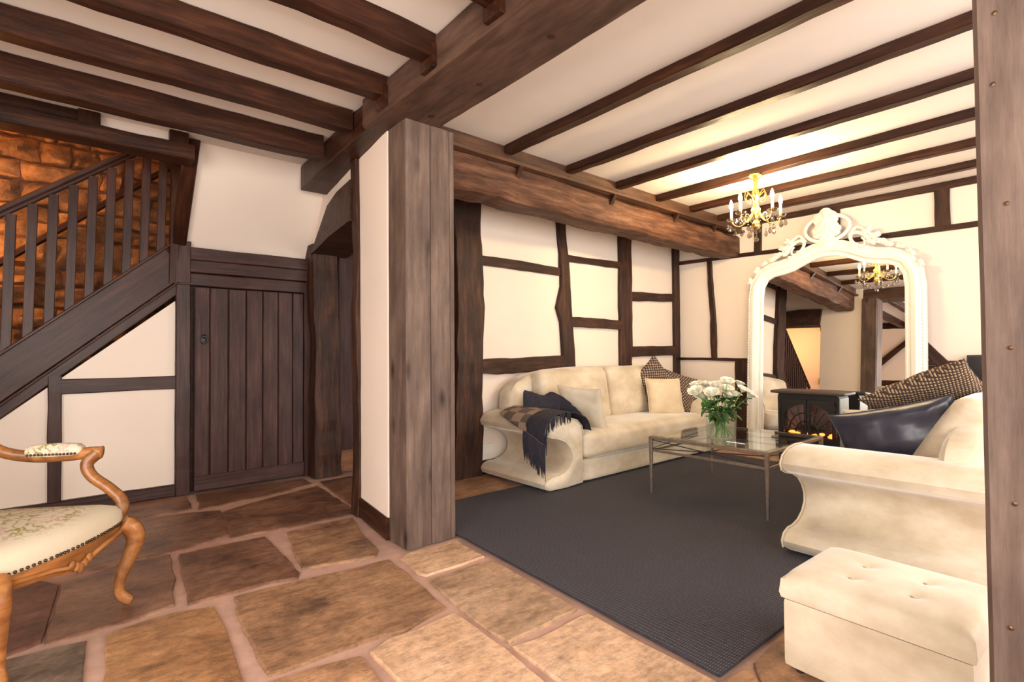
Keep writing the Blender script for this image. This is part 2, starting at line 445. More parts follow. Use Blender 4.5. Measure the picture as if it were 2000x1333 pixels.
# floor: mortar bed with flagstones let into it
floor = struct(MB().box(-2.0, 6.0, -1.8, 5.55, -0.12, -0.012).build('floor', 'mortar'), 'flagstone floor with reddish mortar joints')
FLAGS = [
    ('mid', [(0.56, 2.63), (0.78, 2.6), (1.05, 2.57), (1.27, 2.54), (1.28, 2.37), (1.25, 2.12), (1.23, 1.91), (1.01, 1.87), (0.84, 1.89), (0.66, 1.9), (0.52, 1.92), (0.52, 1.99), (0.52, 2.14), (0.53, 2.35)]),
    ('dark', [(0.45, 3.38), (0.65, 3.38), (0.88, 3.36), (0.88, 3.0), (0.87, 2.7), (0.84, 2.64), (0.73, 2.68), (0.61, 2.68), (0.4, 2.69), (0.41, 2.96)]),
    ('mid', [(1.01, 3.34), (1.2, 3.36), (1.42, 3.34), (1.34, 3.02), (1.3, 2.7), (1.25, 2.64), (1.07, 2.69), (0.9, 2.74), (0.93, 2.94)]),
    ('dark', [(0.79, 4.07), (0.99, 4.17), (1.28, 4.26), (1.55, 4.34), (1.52, 3.82), (1.5, 3.44), (1.29, 3.44), (1.07, 3.44), (0.73, 3.48), (0.76, 3.79)]),
    ('dark', [(0.25, 4.26), (0.52, 4.23), (0.79, 4.12), (0.76, 3.81), (0.73, 3.54), (0.47, 3.45), (0.22, 3.45), (0.02, 3.43), (-0.1, 4.08)]),
    ('dark', [(0.16, 4.74), (0.3, 4.75), (0.67, 4.73), (0.65, 4.32), (0.51, 4.31), (0.3, 4.3), (0.1, 4.4)]),
    ('dark', [(0.74, 4.7), (1.09, 4.72), (1.54, 4.68), (1.55, 4.44), (1.12, 4.3), (0.89, 4.28), (0.69, 4.27)]),
    ('dark', [(1.62, 4.47), (2.02, 4.46), (2.01, 4.12), (1.71, 3.58), (1.55, 3.42), (1.54, 3.5), (1.56, 3.89)]),
    ('dark', [(-0.04, 3.31), (0.22, 3.42), (0.41, 3.41), (0.38, 3.03), (0.34, 2.72), (0.21, 2.69), (0.12, 2.69), (-0.08, 2.68), (-0.06, 2.94)]),
    ('red', [(-0.27, 3.56), (-0.16, 3.5), (-0.05, 3.31), (-0.07, 2.97), (-0.09, 2.71), (-0.2, 2.67)]),
    ('grey', [(-0.27, 2.63), (-0.2, 2.63), (-0.07, 2.62), (0.04, 2.6), (0.03, 2.28), (0.03, 2.13), (-0.24, 2.29)]),
    ('orange', [(0.11, 2.61), (0.21, 2.63), (0.33, 2.64), (0.47, 2.59), (0.47, 2.36), (0.45, 2.09), (0.44, 1.95), (0.41, 1.79), (0.07, 1.97)]),
    ('mid', [(0.5, 1.87), (0.64, 1.85), (0.8, 1.81), (0.8, 1.72), (0.79, 1.62), (0.77, 1.42), (0.46, 1.63)]),
    ('tan', [(0.84, 1.81), (0.92, 1.84), (1.06, 1.84), (1.23, 1.84), (1.23, 1.71), (1.23, 1.51), (1.2, 1.27), (1.16, 1.09), (0.8, 1.34), (0.84, 1.58)]),
    ('tan', [(1.34, 2.52), (1.41, 2.55), (1.71, 2.53), (1.69, 2.25), (1.53, 2.24), (1.34, 2.25), (1.32, 2.29)]),
    ('tan', [(1.32, 2.19), (1.5, 2.19), (1.69, 2.18), (1.68, 1.89), (1.65, 1.53), (1.44, 1.53), (1.27, 1.53), (1.26, 1.63), (1.28, 1.9)]),
    ('tan', [(1.26, 1.49), (1.43, 1.47), (1.65, 1.47), (1.64, 1.16), (1.63, 0.9), (1.58, 0.81), (1.2, 0.97), (1.25, 1.22)]),
    ('mid', [(1.83, 0.86), (2.1, 0.87), (2.24, 0.79), (2.04, 0.66), (1.66, 0.65), (1.71, 0.76)]),
    ('mid', [(2.55, 3.76), (2.92, 3.76), (2.74, 3.24), (2.32, 3.18), (2.17, 3.2), (1.97, 3.26), (2.3, 3.75)]),
    ('mid', [(1.62, 0.88), (1.79, 0.86), (1.7, 0.76), (1.63, 0.65), (1.47, 0.71)]),
]

def flagstone(kind, poly):
    cx = sum(p[0] for p in poly) / len(poly); cy = sum(p[1] for p in poly) / len(poly)
    P = [(p[0] - cx, p[1] - cy) for p in poly]
    # chip the outline
    Q = []
    for i in range(len(P)):
        a, b = Vector(P[i]), Vector(P[(i + 1) % len(P)])
        k = max(1, int((b - a).length / 0.04))
        for j in range(k):
            q = a.lerp(b, j / k)
            q = q * (1.012 + 0.04 * noise.noise((q.x * 8 + cx * 5, q.y * 8 + cy * 5, 1.3)) + 0.018 * noise.noise((q.x * 30 + cx * 5, q.y * 30, 7.3)))
            Q.append(q)
    n = len(Q); dz = random.uniform(-0.001, 0.003)
    v = [(q.x, q.y, -0.03) for q in Q] + [(q.x, q.y, -0.004 + dz) for q in Q] + [(q.x * 0.975, q.y * 0.975, 0.0 + dz) for q in Q] + [(0, 0, 0.001 + dz)]
    f = [(i, (i + 1) % n, n + (i + 1) % n, n + i) for i in range(n)] + [(n + i, n + (i + 1) % n, 2 * n + (i + 1) % n, 2 * n + i) for i in range(n)]
    f += [(2 * n + i, 2 * n + (i + 1) % n, 3 * n) for i in range(n)]
    make('flagstone', v, f, 'flag_' + kind, floor, Matrix.Translation((cx, cy, 0)))
for kind, poly in FLAGS: flagstone(kind, poly)
def rect(x0, x1, y0, y1): return [(x0, y0), (x1, y0), (x1, y1), (x0, y1)]
# the rest of the paving, out of the photograph's frame or under the furniture
y = -1.75
while y < 1.3:
    h = random.uniform(0.42, 0.6); x = -1.95
    while x < 1.15:
        w = min(random.uniform(0.5, 0.85), 1.19 - x)
        if w > 0.2 and not (y + h > 0.9 and x + w > 0.35): flagstone(random.choice(['mid', 'orange', 'dark']), rect(x + .03, x + w - .03, y + .03, y + h - .03))
        x += w
    y += h
for (x0, x1, y0, y1, k) in [(-1.95, -1.2, 1.4, 2.1, 'mid'), (-1.17, -0.35, 1.4, 2.0, 'orange'), (-0.32, 0.36, 1.35, 1.9, 'mid'), (-1.95, -1.1, 2.15, 2.8, 'dark'), (-1.07, -0.33, 2.05, 2.6, 'grey'),
                            (-1.95, -1.15, 2.85, 3.5, 'dark'), (-1.12, -0.33, 2.7, 3.45, 'red'), (-1.95, -1.1, 3.55, 4.3, 'dark'), (-1.07, -0.15, 3.6, 4.3, 'dark'), (-1.95, -1.0, 4.35, 4.74, 'dark'), (-0.97, 0.05, 4.42, 4.74, 'dark'),
                            (1.26, 1.95, 0.1, 0.6, 'tan'), (1.26, 2.2, -0.9, 0.05, 'tan'), (2.3, 3.0, 0.2, 0.85, 'mid'), (5.3, 5.95, 0.0, 0.8, 'mid'), (5.3, 5.95, 0.85, 1.6, 'mid'), (5.3, 5.95, 1.65, 2.5, 'tan'), (5.3, 5.95, 2.55, 3.1, 'mid'), (5.3, 5.95, 3.15, 3.7, 'mid'),
                            (2.97, 3.8, 3.25, 3.72, 'mid'), (1.72, 2.1, 2.85, 3.2, 'mid'), (1.75, 2.25, 3.3, 3.9, 'mid'), (3.0, 4.2, 0.0, 0.85, 'mid'), (4.25, 5.25, 0.0, 0.85, 'mid')]:
    flagstone(k, rect(x0, x1, y0, y1))

# ceiling
cb = MB()
cb.box(-2.0, 0.6, -1.8, 4.2, CZ, CZ + 0.08); cb.box(0.6, 6.0, -1.8, 4.8, CZ, CZ + 0.08)
ceiling = struct(cb.build('ceiling', 'ceiling_plaster'), 'white plaster ceiling between dark timber joists')
for (y0, zb, w) in ((2.05, 2.49, 0.10), (2.545, 2.485, 0.10), (3.035, 2.475, 0.10), (3.53, 2.445, 0.11), (1.55, 2.49, 0.10), (1.05, 2.49, 0.10), (0.5, 2.49, 0.1), (-0.05, 2.49, 0.1), (-0.6, 2.49, .1), (-1.15, 2.49, .1)):
    z = (zb + CZ) / 2
    timber('joist', [(-2.0, y0 + w / 2, z, w, CZ - zb), (1.30, y0 + w / 2, z, w, CZ - zb)], 'wood_dark', ceiling, wob=0.007)
for x0 in (2.37, 3.02, 3.65, 4.26, 4.86, 5.44):
    timber('joist', [(x0 + 0.04, -1.8, 2.569, 0.075, 0.062), (x0 + 0.04, 2.87, 2.569, 0.075, 0.062)], 'wood_dark', ceiling, wob=0.005)
# trimmer framing of the stair opening
bar('trimmer', (-2.0, 4.15, 2.475), (0.62, 4.15, 2.475), 0.16, 0.10, 'wood_dark', ceiling, wob=0.006)
bar('trimmer', (-2.0, 4.16, 2.562), (0.03, 4.16, 2.562), 0.14, 0.076, 'wood_dark', ceiling, wob=0.004)
bar('trimmer_block', (0.06, 4.14, 2.45), (0.06, 4.14, 2.6), 0.11, 0.14, 'wood_dark', ceiling, up=(0, 1, 0))
bar('trimmer_block', (0.53, 4.14, 2.45), (0.53, 4.14, 2.6), 0.11, 0.14, 'wood_dark', ceiling, up=(0, 1, 0))
MB().box(0.11, 0.48, 4.13, 4.17, 2.52, 2.6).build('plaster_panel', 'plaster', ceiling)

# --- the wall behind the sofa
wall_back = struct(MB().box(2.55, 6.0, 3.75, 3.87, 0, CZ).build('wall_back', 'plaster'), 'white plaster wall with wavy dark oak framing behind the sofa')
def sw(name, pts, mat='wood_old', wob=0.014, d=0.075):        # timber flat on the sofa wall, pts (x, z, width)
    P = [(x, 3.745, z, w, d) for x, z, w in pts]
    return timber(name, P, mat, wall_back, up=(0, -1, 0), wob=wob)
timber('corner_post', [(2.635, 3.80, 0, .29, .24), (2.63, 3.80, 1.0, .27, .24), (2.655, 3.80, 1.5, .30, .24), (2.635, 3.80, 2.58, .27, .24)], 'wood_old', wall_back, up=(0, -1, 0), wob=0.02)
sw('top_plate', [(2.75, 2.53, .15), (4.4, 2.545, .15), (6.0, 2.56, .13)])
sw('stud', [(3.83, 2.46, .115), (3.86, 2.1, .11), (3.885, 1.77, .14), (3.855, 1.55, .21), (3.89, 1.4, .16), (3.93, 1.0, .17), (3.95, 0.02, .17)], wob=0.012)
sw('stud', [(4.885, 2.46, .21), (4.885, 1.6, .22), (4.88, 0.02, .22)])
sw('stud', [(5.945, 2.52, .11), (5.945, 1.5, .12), (5.945, 0.02, .11)], wob=0.01)
sw('rail', [(2.76, 1.93, .085), (3.80, 1.915, .085)], wob=.008)
sw('rail', [(3.90, 2.065, .07), (4.79, 2.085, .075)], wob=.008)
sw('rail', [(3.95, 1.40, .10), (4.79, 1.39, .10)], wob=.012)
sw('rail', [(4.98, 1.735, .10), (5.90, 1.775, .11)], wob=.012)
sw('rail', [(4.98, 1.085, .12), (5.90, 1.095, .12)], wob=.008)
sw('rail', [(2.75, 0.955, .13), (3.86, 0.985, .12)], wob=.022, d=0.10)
bar('skirting', (2.77, 3.74, 0.06), (5.95, 3.74, 0.06), 0.05, 0.12, 'wood_old', wall_back)

# --- the wall with the big mirror
wall_right = struct(MB().box(6.0, 6.12, -1.8, 3.87, 0, CZ).build('wall_right', 'plaster'), 'white plaster wall with thin dark timber framing behind the mirror')
def mw(name, pts, wob=0.006, d=0.05):                         # pts (y, z, width)
    P = [(5.995, y, z, w, d) for y, z, w in pts]
    return timber(name, P, 'wood_old', wall_right, up=(-1, 0, 0), wob=wob)
mw('top_plate', [(3.7, 2.575, .06), (-1.8, 2.56, .08)])
mw('rail', [(3.72, 2.225, .045), (-1.8, 2.14, .055)])
mw('rail', [(3.70, 0.99, .035), (-1.8, 0.94, .045)], d=.06)
mw('stud', [(2.68, 2.55, .075), (2.69, 2.2, .08)]); mw('stud', [(1.88, 2.55, .06), (1.88, 2.2, .06)]); mw('stud', [(1.03, 2.55, .11), (1.03, 2.18, .11)])
mw('stud', [(3.285, 2.22, .055), (3.25, 1.6, .06), (3.235, 1.0, .07)], wob=.01)
mw('stud', [(2.90, 0.98, .15), (2.91, 0.02, .15)], wob=.012)
mw('stud', [(1.14, 0.94, .10), (1.14, 0.02, .10)], wob=.01)
mw('brace', [(1.45, 1.45, .09), (1.05, 0.95, .09)], d=.055)
mw('stud', [(0.2, 2.55, .1), (0.2, 0.02, .1)])

# --- wall under the stairs
zl = lambda x: 0.677 + 0.864 * (x + 0.369)                     # underside of the stair string
v, f = prism([(-1.15, 0.0), (0.60, 0.0), (0.60, zl(0.60))], 4.785, 4.86, lambda a, b, d: (a, d, b))
wall_stair = struct(make('wall_stair', v, f, 'plaster'), 'white plaster and dark timber wall under the stairs')
def tw(name, p0, p1, w, d=0.05, mat='wood_plum', wob=0.004):
    return bar(name, (p0[0], 4.78, p0[1]), (p1[0], 4.78, p1[1]), w, d, mat, wall_stair, up=(0, -1, 0), wob=wob)
tw('door_post', (0.65, 0), (0.65, 1.64), 0.10, .07); tw('rail', (-0.09, 0.876), (0.61, 0.876), 0.10)
tw('stud', (-0.10, 0), (-0.10, 0.95), 0.075); tw('skirting', (-1.1, 0.045), (0.61, 0.045), 0.09, .06)
tw('door_jamb', (1.615, 0), (1.615, 1.70), 0.085, .08); tw('door_head', (0.60, 1.69), (1.66, 1.69), 0.10, .07)
tw('header_board', (0.69, 1.795), (1.66, 1.795), 0.10, .08); tw('header_board', (0.69, 1.895), (1.66, 1.895), 0.10, .085); tw('newel_block', (0.645, 1.66), (0.645, 1.985), 0.11, .10)
# sloping plaster soffit of the upper flight
v, f = prism([(4.80, 1.945), (4.20, 2.60), (4.26, 2.62), (4.88, 1.945)], 0.66, 1.68, lambda a, b, d: (d, a, b))
soffit = make('soffit_panel', v, f, 'plaster', wall_stair)
bar('soffit_edge', (0.62, 4.79, 1.95), (0.62, 4.17, 2.61), 0.09, 0.09, 'wood_dark', wall_stair, up=(1, 0, 0))

MB().box(0.60, 1.70, 4.84, 4.87, 0, 1.95).build('light_leak_board', 'wood_dark', wall_stair)  # unseen board added to stop stairwell lamplight leaking round the door
# cupboard door under the stairs
door_1 = struct(empty('door_1', (1.145, 4.76, 0)), 'low dark plank door of the cupboard under the stairs')
edges = [0.723, 0.832, 0.965, 1.098, 1.228, 1.352, 1.472, 1.567]
for a, b in zip(edges[:-1], edges[1:]):
    bar('plank', ((a + b) / 2 - 1.145, -0.012, 0.02), ((a + b) / 2 - 1.145, -0.012, 1.625), b - a - 0.006, 0.03, 'wood_door', door_1, up=(0, -1, 0), bev=0.006)
MB().box(-0.42, 0.42, -0.002, 0.006, 0.02, 1.62).build('backing_board', 'wood_dark', door_1)
bar('bottom_rail', (-0.42, -0.02, 0.075), (0.42, -0.02, 0.075), 0.034, 0.12, 'wood_door', door_1)
ring = MB()
ring.tube([(0.022 * math.cos(t), 0, 0.028 * math.sin(t)) for t in [i * 2 * math.pi / 18 for i in range(19)]], 0.006, 6)
ring.ball((0, 0.008, 0.028), 0.018, 1, 0.6, 1); ring.ball((0, 0.012, 0.0), 0.035, 0.8, 0.12, 1.0)
ring.build('ring_handle', 'iron', door_1, True, Matrix.Translation((0.787 - 1.145, -0.045, 1.21)))

# --- partition with the old doorway, running back from the oak post
v, f = prism([(part_x(2.803), 2.803), (1.70, 2.803), (1.70, 3.42), (part_x(3.42), 3.42)], 0, CZ, lambda a, b, d: (a, b, d))
pm = MB().add(v, f)
v, f = prism([(part_x(3.42), 3.42), (1.70, 3.42), (1.76, 4.80), (part_x(4.80), 4.80)], 2.02, CZ, lambda a, b, d: (a, b, d)); pm.add(v, f)
wall_partition = struct(pm.build('wall_partition', 'plaster'), 'white plaster partition with old doorway beside the post')
timber('door_stud', [(part_x(3.37) + .08, 3.375, 0, .20, .11), (part_x(3.37) + .07, 3.36, 1.2, .20, .10), (part_x(3.37) + .08, 3.39, 2.5, .20, .09)], 'wood_old', wall_partition, up=(0, 1, 0), wob=0.012)
bar('skirting', (part_x(2.80) + 0.0, 2.80, 0.065), (part_x(3.32) + 0.0, 3.32, 0.065), 0.03, 0.13, 'wood_dark', wall_partition)
timber('door_jamb', [(1.725, 4.68, 0, .24, .22), (1.715, 4.68, 0.8, .22, .22), (1.73, 4.68, 1.1, .23, .22), (1.70, 4.68, 2.06, .21, .22)], 'wood_old', wall_partition, up=(0, 1, 0), wob=0.016)
lin = [(4.62, 1.97), (4.40, 1.975), (4.0, 2.005), (3.43, 2.01), (3.40, 2.29), (3.75, 2.295), (4.03, 2.26), (4.25, 2.15), (4.45, 2.05)]
lv, lf = prism(lin, 1.435, 1.76, lambda a, b, d: (d + 0.121 * (a - 3.4), a, b))
make('lintel', [(p[0] - 1.6, p[1] - 4.0, p[2] - 2.1) for p in lv], lf, 'wood_old', wall_partition, Matrix.Translation((1.6, 4.0, 2.1)))

# alcove behind the doorway and its plank door
wall_alcove = struct(MB().box(1.70, 2.67, 4.70, 4.80, 0, CZ).box(2.57, 2.67, 3.87, 4.70, 0, CZ).build('wall_alcove', 'plaster'), 'plaster walls of the small lobby behind the doorway')
door_2 = struct(empty('door_2', (2.18, 4.66, 0)), 'tall dark plank door seen through the old doorway')
for k in range(4):
    x = -0.34 + 0.18 * k
    bar('plank', (x + 0.09, -0.02, 0.21), (x + 0.09, -0.02, 2.14), 0.174, 0.03, 'wood_door', door_2, up=(0, -1, 0))
bar('kick_board', (-0.34, -0.022, 0.115), (0.38, -0.022, 0.115), 0.034, 0.19, 'wood_worn', door_2)

# --- stairwell stone wall
wall_stone = struct(MB().box(-2.0, 1.76, 5.60, 5.72, 0, 3.1).build('wall_stone', 'flag_red'), 'rough orange sandstone wall of the stairwell')
random.seed(21)
z = 0.5
while z < 3.08:
    h = random.uniform(0.10, 0.25); x = -1.45 - random.uniform(0, .2)
    while x < 1.3:
        w = random.uniform(0.14, 0.52)
        n = 9; v = []; f = []
        for j in range(n):
            for i in range(n):
                a = -1 + 2 * i / (n - 1); b = -1 + 2 * j / (n - 1)
                e = (1 - abs(a) ** 5) * (1 - abs(b) ** 5)
                X, Z = x + w / 2 + a * (w / 2 - .003), z + h / 2 + b * (h / 2 - .003)
                X += .022 * noise.noise((X * 6, Z * 9, 1.0)); Z += .028 * noise.noise((X * 5, Z * 6, 8.0))      # wavy joints shared by neighbours
                rough = 0.75 + 1.1 * noise.noise((X * 7 + x * 9, Z * 9, 3.0)) + .55 * noise.noise((X * 22, Z * 26, 5.0))
                v.append((X - x - w / 2, -0.008 - 0.055 * e ** .6 * rough, Z - z - h / 2))
        for j in range(n - 1):
            for i in range(n - 1): f.append((j * n + i, j * n + i + 1, (j + 1) * n + i + 1, (j + 1) * n + i))
        rim = [i for i in range(n)] + [j * n + n - 1 for j in range(1, n)] + [(n - 1) * n + i for i in range(n - 2, -1, -1)] + [j * n for j in range(n - 2, 0, -1)]
        k0 = len(v); v += [(v[i][0], 0.03, v[i][2]) for i in rim]
        for q in range(len(rim)): f.append((rim[q], rim[(q + 1) % len(rim)], k0 + (q + 1) % len(rim), k0 + q))
        make('stone', v, f, 'wall_stone', wall_stone, Matrix.Translation((x + w / 2, 5.60, z + h / 2)), 50)
        x += w
    z += h
wall_well = struct(MB().box(1.70, 1.78, 4.80, 5.6, 0, 3.1).box(-2.0, 1.78, 4.20, 5.72, 3.1, 3.16).box(-2.0, 1.7, 4.22, 4.26, 2.68, 3.1).build('wall_stairwell', 'plaster'), 'plaster end wall of the stairwell')

# --- walls behind the photographer with the windows that light the rooms
wf = MB()
for (a, b, c, d) in wall_boxes(-2.0, 6.0, 0, CZ, [(-1.45, 1.05, 0.55, 2.25), (2.0, 5.2, 0.55, 2.25)]): wf.box(a, b, -1.92, -1.8, c, d)
wall_front = struct(wf.build('wall_front', 'plaster'), 'white plaster wall with windows behind the photographer')
wl = MB()
for (a, b, c, d) in wall_boxes(-1.8, 5.72, 0, 3.1, [(-0.9, 1.5, 0.55, 2.25)]): wl.box(-2.12, -2.0, a, b, c, d)
wall_left = struct(wl.build('wall_left', 'plaster'), 'white plaster wall with dark timber framing at the hall side')
for (p0, p1, w) in [((1.6, 0.75), (4.7, 0.75), .09), ((1.6, 1.25), (4.7, 1.25), .16), ((2.6, 0), (2.6, 2.5), .13), ((3.5, 0), (3.5, 1.2), .12), ((4.5, 0), (4.5, 2.5), .13), ((2.7, 2.45), (3.9, 1.3), .11), ((1.6, 2.53), (4.7, 2.53), .13)]:
    bar('timber', (-1.99, p0[0], p0[1]), (-1.99, p1[0], p1[1]), w, 0.06, 'wood_old', wall_left, up=(1, 0, 0), wob=.01)
def window(idx, label, c, width, rotz):
    w = struct(empty('window_%d' % idx, c, (0, 0, rotz)), label)
    h = 1.7
    for k in range(5):
        x = -width / 2 + width * k / 4
        bar('mullion', (x, 0, 0), (x, 0, h), 0.05, 0.06, 'paint_white', w, up=(0, 1, 0))
    for z in (0.03, h / 2, h - 0.03): bar('transom', (-width / 2, 0, z), (width / 2, 0, z), 0.05, 0.05, 'paint_white', w)
    for k in range(4):
        x = -width / 2 + width * k / 4
        for z in (0, h / 2): MB().box(x + .02, x + width / 4 - .02, -0.003, 0.003, z + .03, z + h / 2 - .03).build('pane', 'window_glass', w)
window(1, 'white casement window of the hall behind the photographer', (-0.2, -1.86, 0.55), 2.5, 0)
window(2, 'wide white casement window of the lounge', (3.6, -1.86, 0.55), 3.2, 0)
window(3, 'white casement window in the hall side wall', (-2.06, 0.3, 0.55), 2.4, math.pi / 2)

# ------------------------------------------------------------------ main timbers of the frame
post = tag(empty('oak_post', (1.578, 2.69, 0)), 'tall square grey-brown timber post standing at the end of the partition', 'post')
timber('post_board', [(-0.083, 0, 0, .160, .215), (-0.083, 0, 2.42, .160, .215)], 'wood_post', post, up=(0, 1, 0), bev=.006, wob=.0015)
timber('post_board', [(0.062, 0, 0, .128, .222), (0.062, 0, 2.42, .128, .222)], 'wood_post', post, up=(0, 1, 0), bev=.006, wob=.0015)
bar('post_edge', (0.145, 0.0, 0), (0.145, 0, 2.42), 0.036, 0.21, 'wood_post', post, up=(0, 1, 0))
post2 = tag(empty('oak_post', (1.55, 0.02, 0)), 'smooth grey-brown timber post with small bolt holes beside the ottoman', 'post')
timber('post_shaft', [(0, 0, 0, .34, .328), (0, 0, 2.42, .34, .328)], 'wood_post', post2, up=(0, 1, 0), bev=.008, wob=.001)
for z, y in ((0.56, 0.13), (0.80, 0.12), (1.10, 0.12), (1.38, .12), (1.62, .135), (1.76, 0.13)):
    MB().lathe([(0.0045, 0), (0.0045, 0.003), (0.001, 0.004)], n=10).build('bolt', 'brass_nail', post2, False, Matrix.Translation((-0.169, y, z)) @ Matrix.Rotation(-math.pi / 2, 4, 'Y'))

beam = tag(empty('main_beam', (1.465, 0.5, 2.42)), 'massive brown ceiling beam resting on the square posts', 'beam')
timber('beam_timber', [(0, -2.3, 0.09, .37, .18), (0, 2.36, 0.09, .36, .18)], 'wood_beam', beam, wob=.006, bev=.012)
timber('plate', [(-0.02, 2.36, 0.085, .27, .17), (0.0, 3.0, 0.085, .27, .17), (0.03, 3.72, 0.08, .24, .20)], 'wood_dark', beam, wob=.01)
for y in (1.22, 1.72, 2.17):
    MB().lathe([(0.017, 0.002), (0.017, -0.004), (0.001, -0.005)], n=10).build('peg', 'wood_dark', beam, False, Matrix.Translation((0.05, y - 0.2, 0.0)))
for y in (1.55 + .05, 2.05 + .05, 2.545 + .05):
    bar('joist_housing', (-0.205, y - 0.5, 0.07), (-0.150, y - 0.5, 0.07), 0.115, 0.11, 'wood_dark', beam, wob=.004)

tie = tag(empty('tie_beam', (3.87, 3.0, 2.2)), 'heavy rough-hewn brown tie beam running in front of the framed wall', 'beam')
timber('beam_timber', [(-2.12, 0.05, 0.17, .30, .27), (-1.0, 0.05, 0.155, .30, .26), (0.2, 0.06, 0.14, .29, .25), (1.2, 0.04, 0.13, .28, .25), (2.12, 0.03, 0.115, .26, .24)], 'wood_tie', tie, wob=.02, bev=.03)
bar('bearing_plate', (-2.12, -0.03, 0.335), (2.13, -0.03, 0.335), 0.18, 0.13, 'wood_plate', tie, bev=.004)
bar('lip', (-2.12, -0.125, 0.285), (2.13, -0.125, 0.285), 0.07, 0.028, 'wood_plate', tie, bev=.004)
for x in (-1.35, -0.25, 0.75, 1.5):
    v, f = prism([(-0.155, 0.27), (-0.10, 0.27), (-0.10, 0.19)], x - .02, x + .02, lambda a, b, d: (d, a, b))
    make('wedge', v, f, 'wood_dark', tie)

# ------------------------------------------------------------------ staircase
stair = tag(empty('staircase', (-0.4, 5.15, 0)), 'dark stained staircase with square balusters climbing along the stone wall', 'staircase')
def S(x, y, z): return (x + 0.4, y - 5.15, z)
zt = lambda x: 1.114 + 0.90 * (x + 0.373)                      # top of the string
c42 = math.cos(math.atan(0.9))
bar('string', S(-1.60, 4.775, zt(-1.60) - 0.165), S(0.60, 4.775, zt(0.60) - 0.165), 0.045, 0.33 * c42, 'wood_plum', stair)
bar('string_capping', S(-1.60, 4.775, zt(-1.60) - 0.008), S(0.60, 4.775, zt(0.60) - 0.008), 0.065, 0.022, 'wood_plum', stair)
bar('string_moulding', S(-1.60, 4.765, zt(-1.60) - 0.345), S(0.60, 4.765, zt(0.60) - 0.345), 0.06, 0.016, 'wood_plum', stair)
bar('carriage', S(-1.45, 4.785, zt(-1.45) - 0.39), S(0.62, 4.785, zt(0.62) - 0.385), 0.05, 0.075, 'wood_plum', stair)
zh = lambda x: 2.055 + 0.81 * (x + 0.38)                       # handrail centre
bar('handrail', S(-1.60, 4.775, zh(-1.60)), S(0.52, 4.775, zh(0.52)), 0.065, 0.045, 'wood_plum', stair, bev=.015)
bar('handrail_fillet', S(-1.60, 4.775, zh(-1.60) - .035), S(0.52, 4.775, zh(0.52) - .035), 0.04, 0.025, 'wood_plum', stair)
for k in range(-11, 9):
    x = -0.348 + 0.106 * k
    if x < -1.5: continue
    bar('baluster', S(x, 4.775, zt(x) - 0.01), S(x + 0.02, 4.775, zh(x) - 0.04), 0.054, 0.034, 'wood_plum', stair, up=(0, 1, 0), bev=.003)
bar('newel', S(0.585, 4.775, 1.65), S(0.60, 4.74, 2.70), 0.065, 0.075, 'wood_dark', stair, up=(0, 1, 0))
bar('wall_handrail', S(-1.3, 5.47, 1.02), S(0.9, 5.47, 3.0), 0.045, 0.05, 'wood_dark', stair, bev=.012)
for k in range(11):
    x0 = -1.22 + 0.205 * k; zk = 0.1845 * (k + 1)
    b = MB().box(x0 - .02, x0 + .225, 4.80, 5.53, zk - .035, zk).box(x0, x0 + .02, 4.80, 5.53, zk - .1845, zk - .035)
    make('tread', [S(*p) for p in b.v], b.f, 'wood_plum', stair)

lamp = tag(empty('wall_lamp', (-1.0, 5.52, 1.95)), 'small warm wall lamp on the stairwell stone', 'lamp')
MB().lathe([(0.05, 0), (0.05, 0.015)], (0, 0, 0), 16).build('back_plate', 'iron', lamp, True, Matrix.Rotation(math.pi / 2, 4, 'X'))
MB().tube(spline([(0, 0, 0), (0, -0.06, -0.02), (0, -0.10, 0.02)], 5), 0.008).build('arm', 'iron', lamp, True)
MB().lathe([(0.055, 0.0), (0.045, 0.05), (0.03, 0.10)], (0, -0.10, 0.03), 18).build('shade', 'lamp_shade', lamp, True)
pl = bpy.data.lights.new('lamp_glow', 'POINT'); pl.energy = 38; pl.color = (1.0, 0.50, 0.18); pl.shadow_soft_size = 0.05
po = bpy.data.objects.new('lamp_glow', pl); COL.objects.link(po); po.location = (-1.0, 5.25, 2.05)

# ------------------------------------------------------------------ rug
RUG = [(1.655, 0.895), (5.15, 0.83), (5.22, 3.12), (1.79, 3.19)]
rug = tag(empty('rug', (3.4, 2.0, 0.003)), 'large charcoal navy woven rug under the sofas and coffee table', 'rug')
P = [(x - 3.4, y - 2.0) for x, y in RUG]
v, f = prism(P, 0.0, 0.010, lambda a, b, d: (a, b, d)); make('weave', v, f, 'rug_weave', rug)
for i in range(4):
    a, b = P[i], P[(i + 1) % 4]
    MB().tube([(a[0], a[1], .005), ((a[0] + b[0]) / 2, (a[1] + b[1]) / 2, .005), (b[0], b[1], .005)], 0.005, 6).build('binding', 'navy_wool', rug, True)
RZ = 0.013

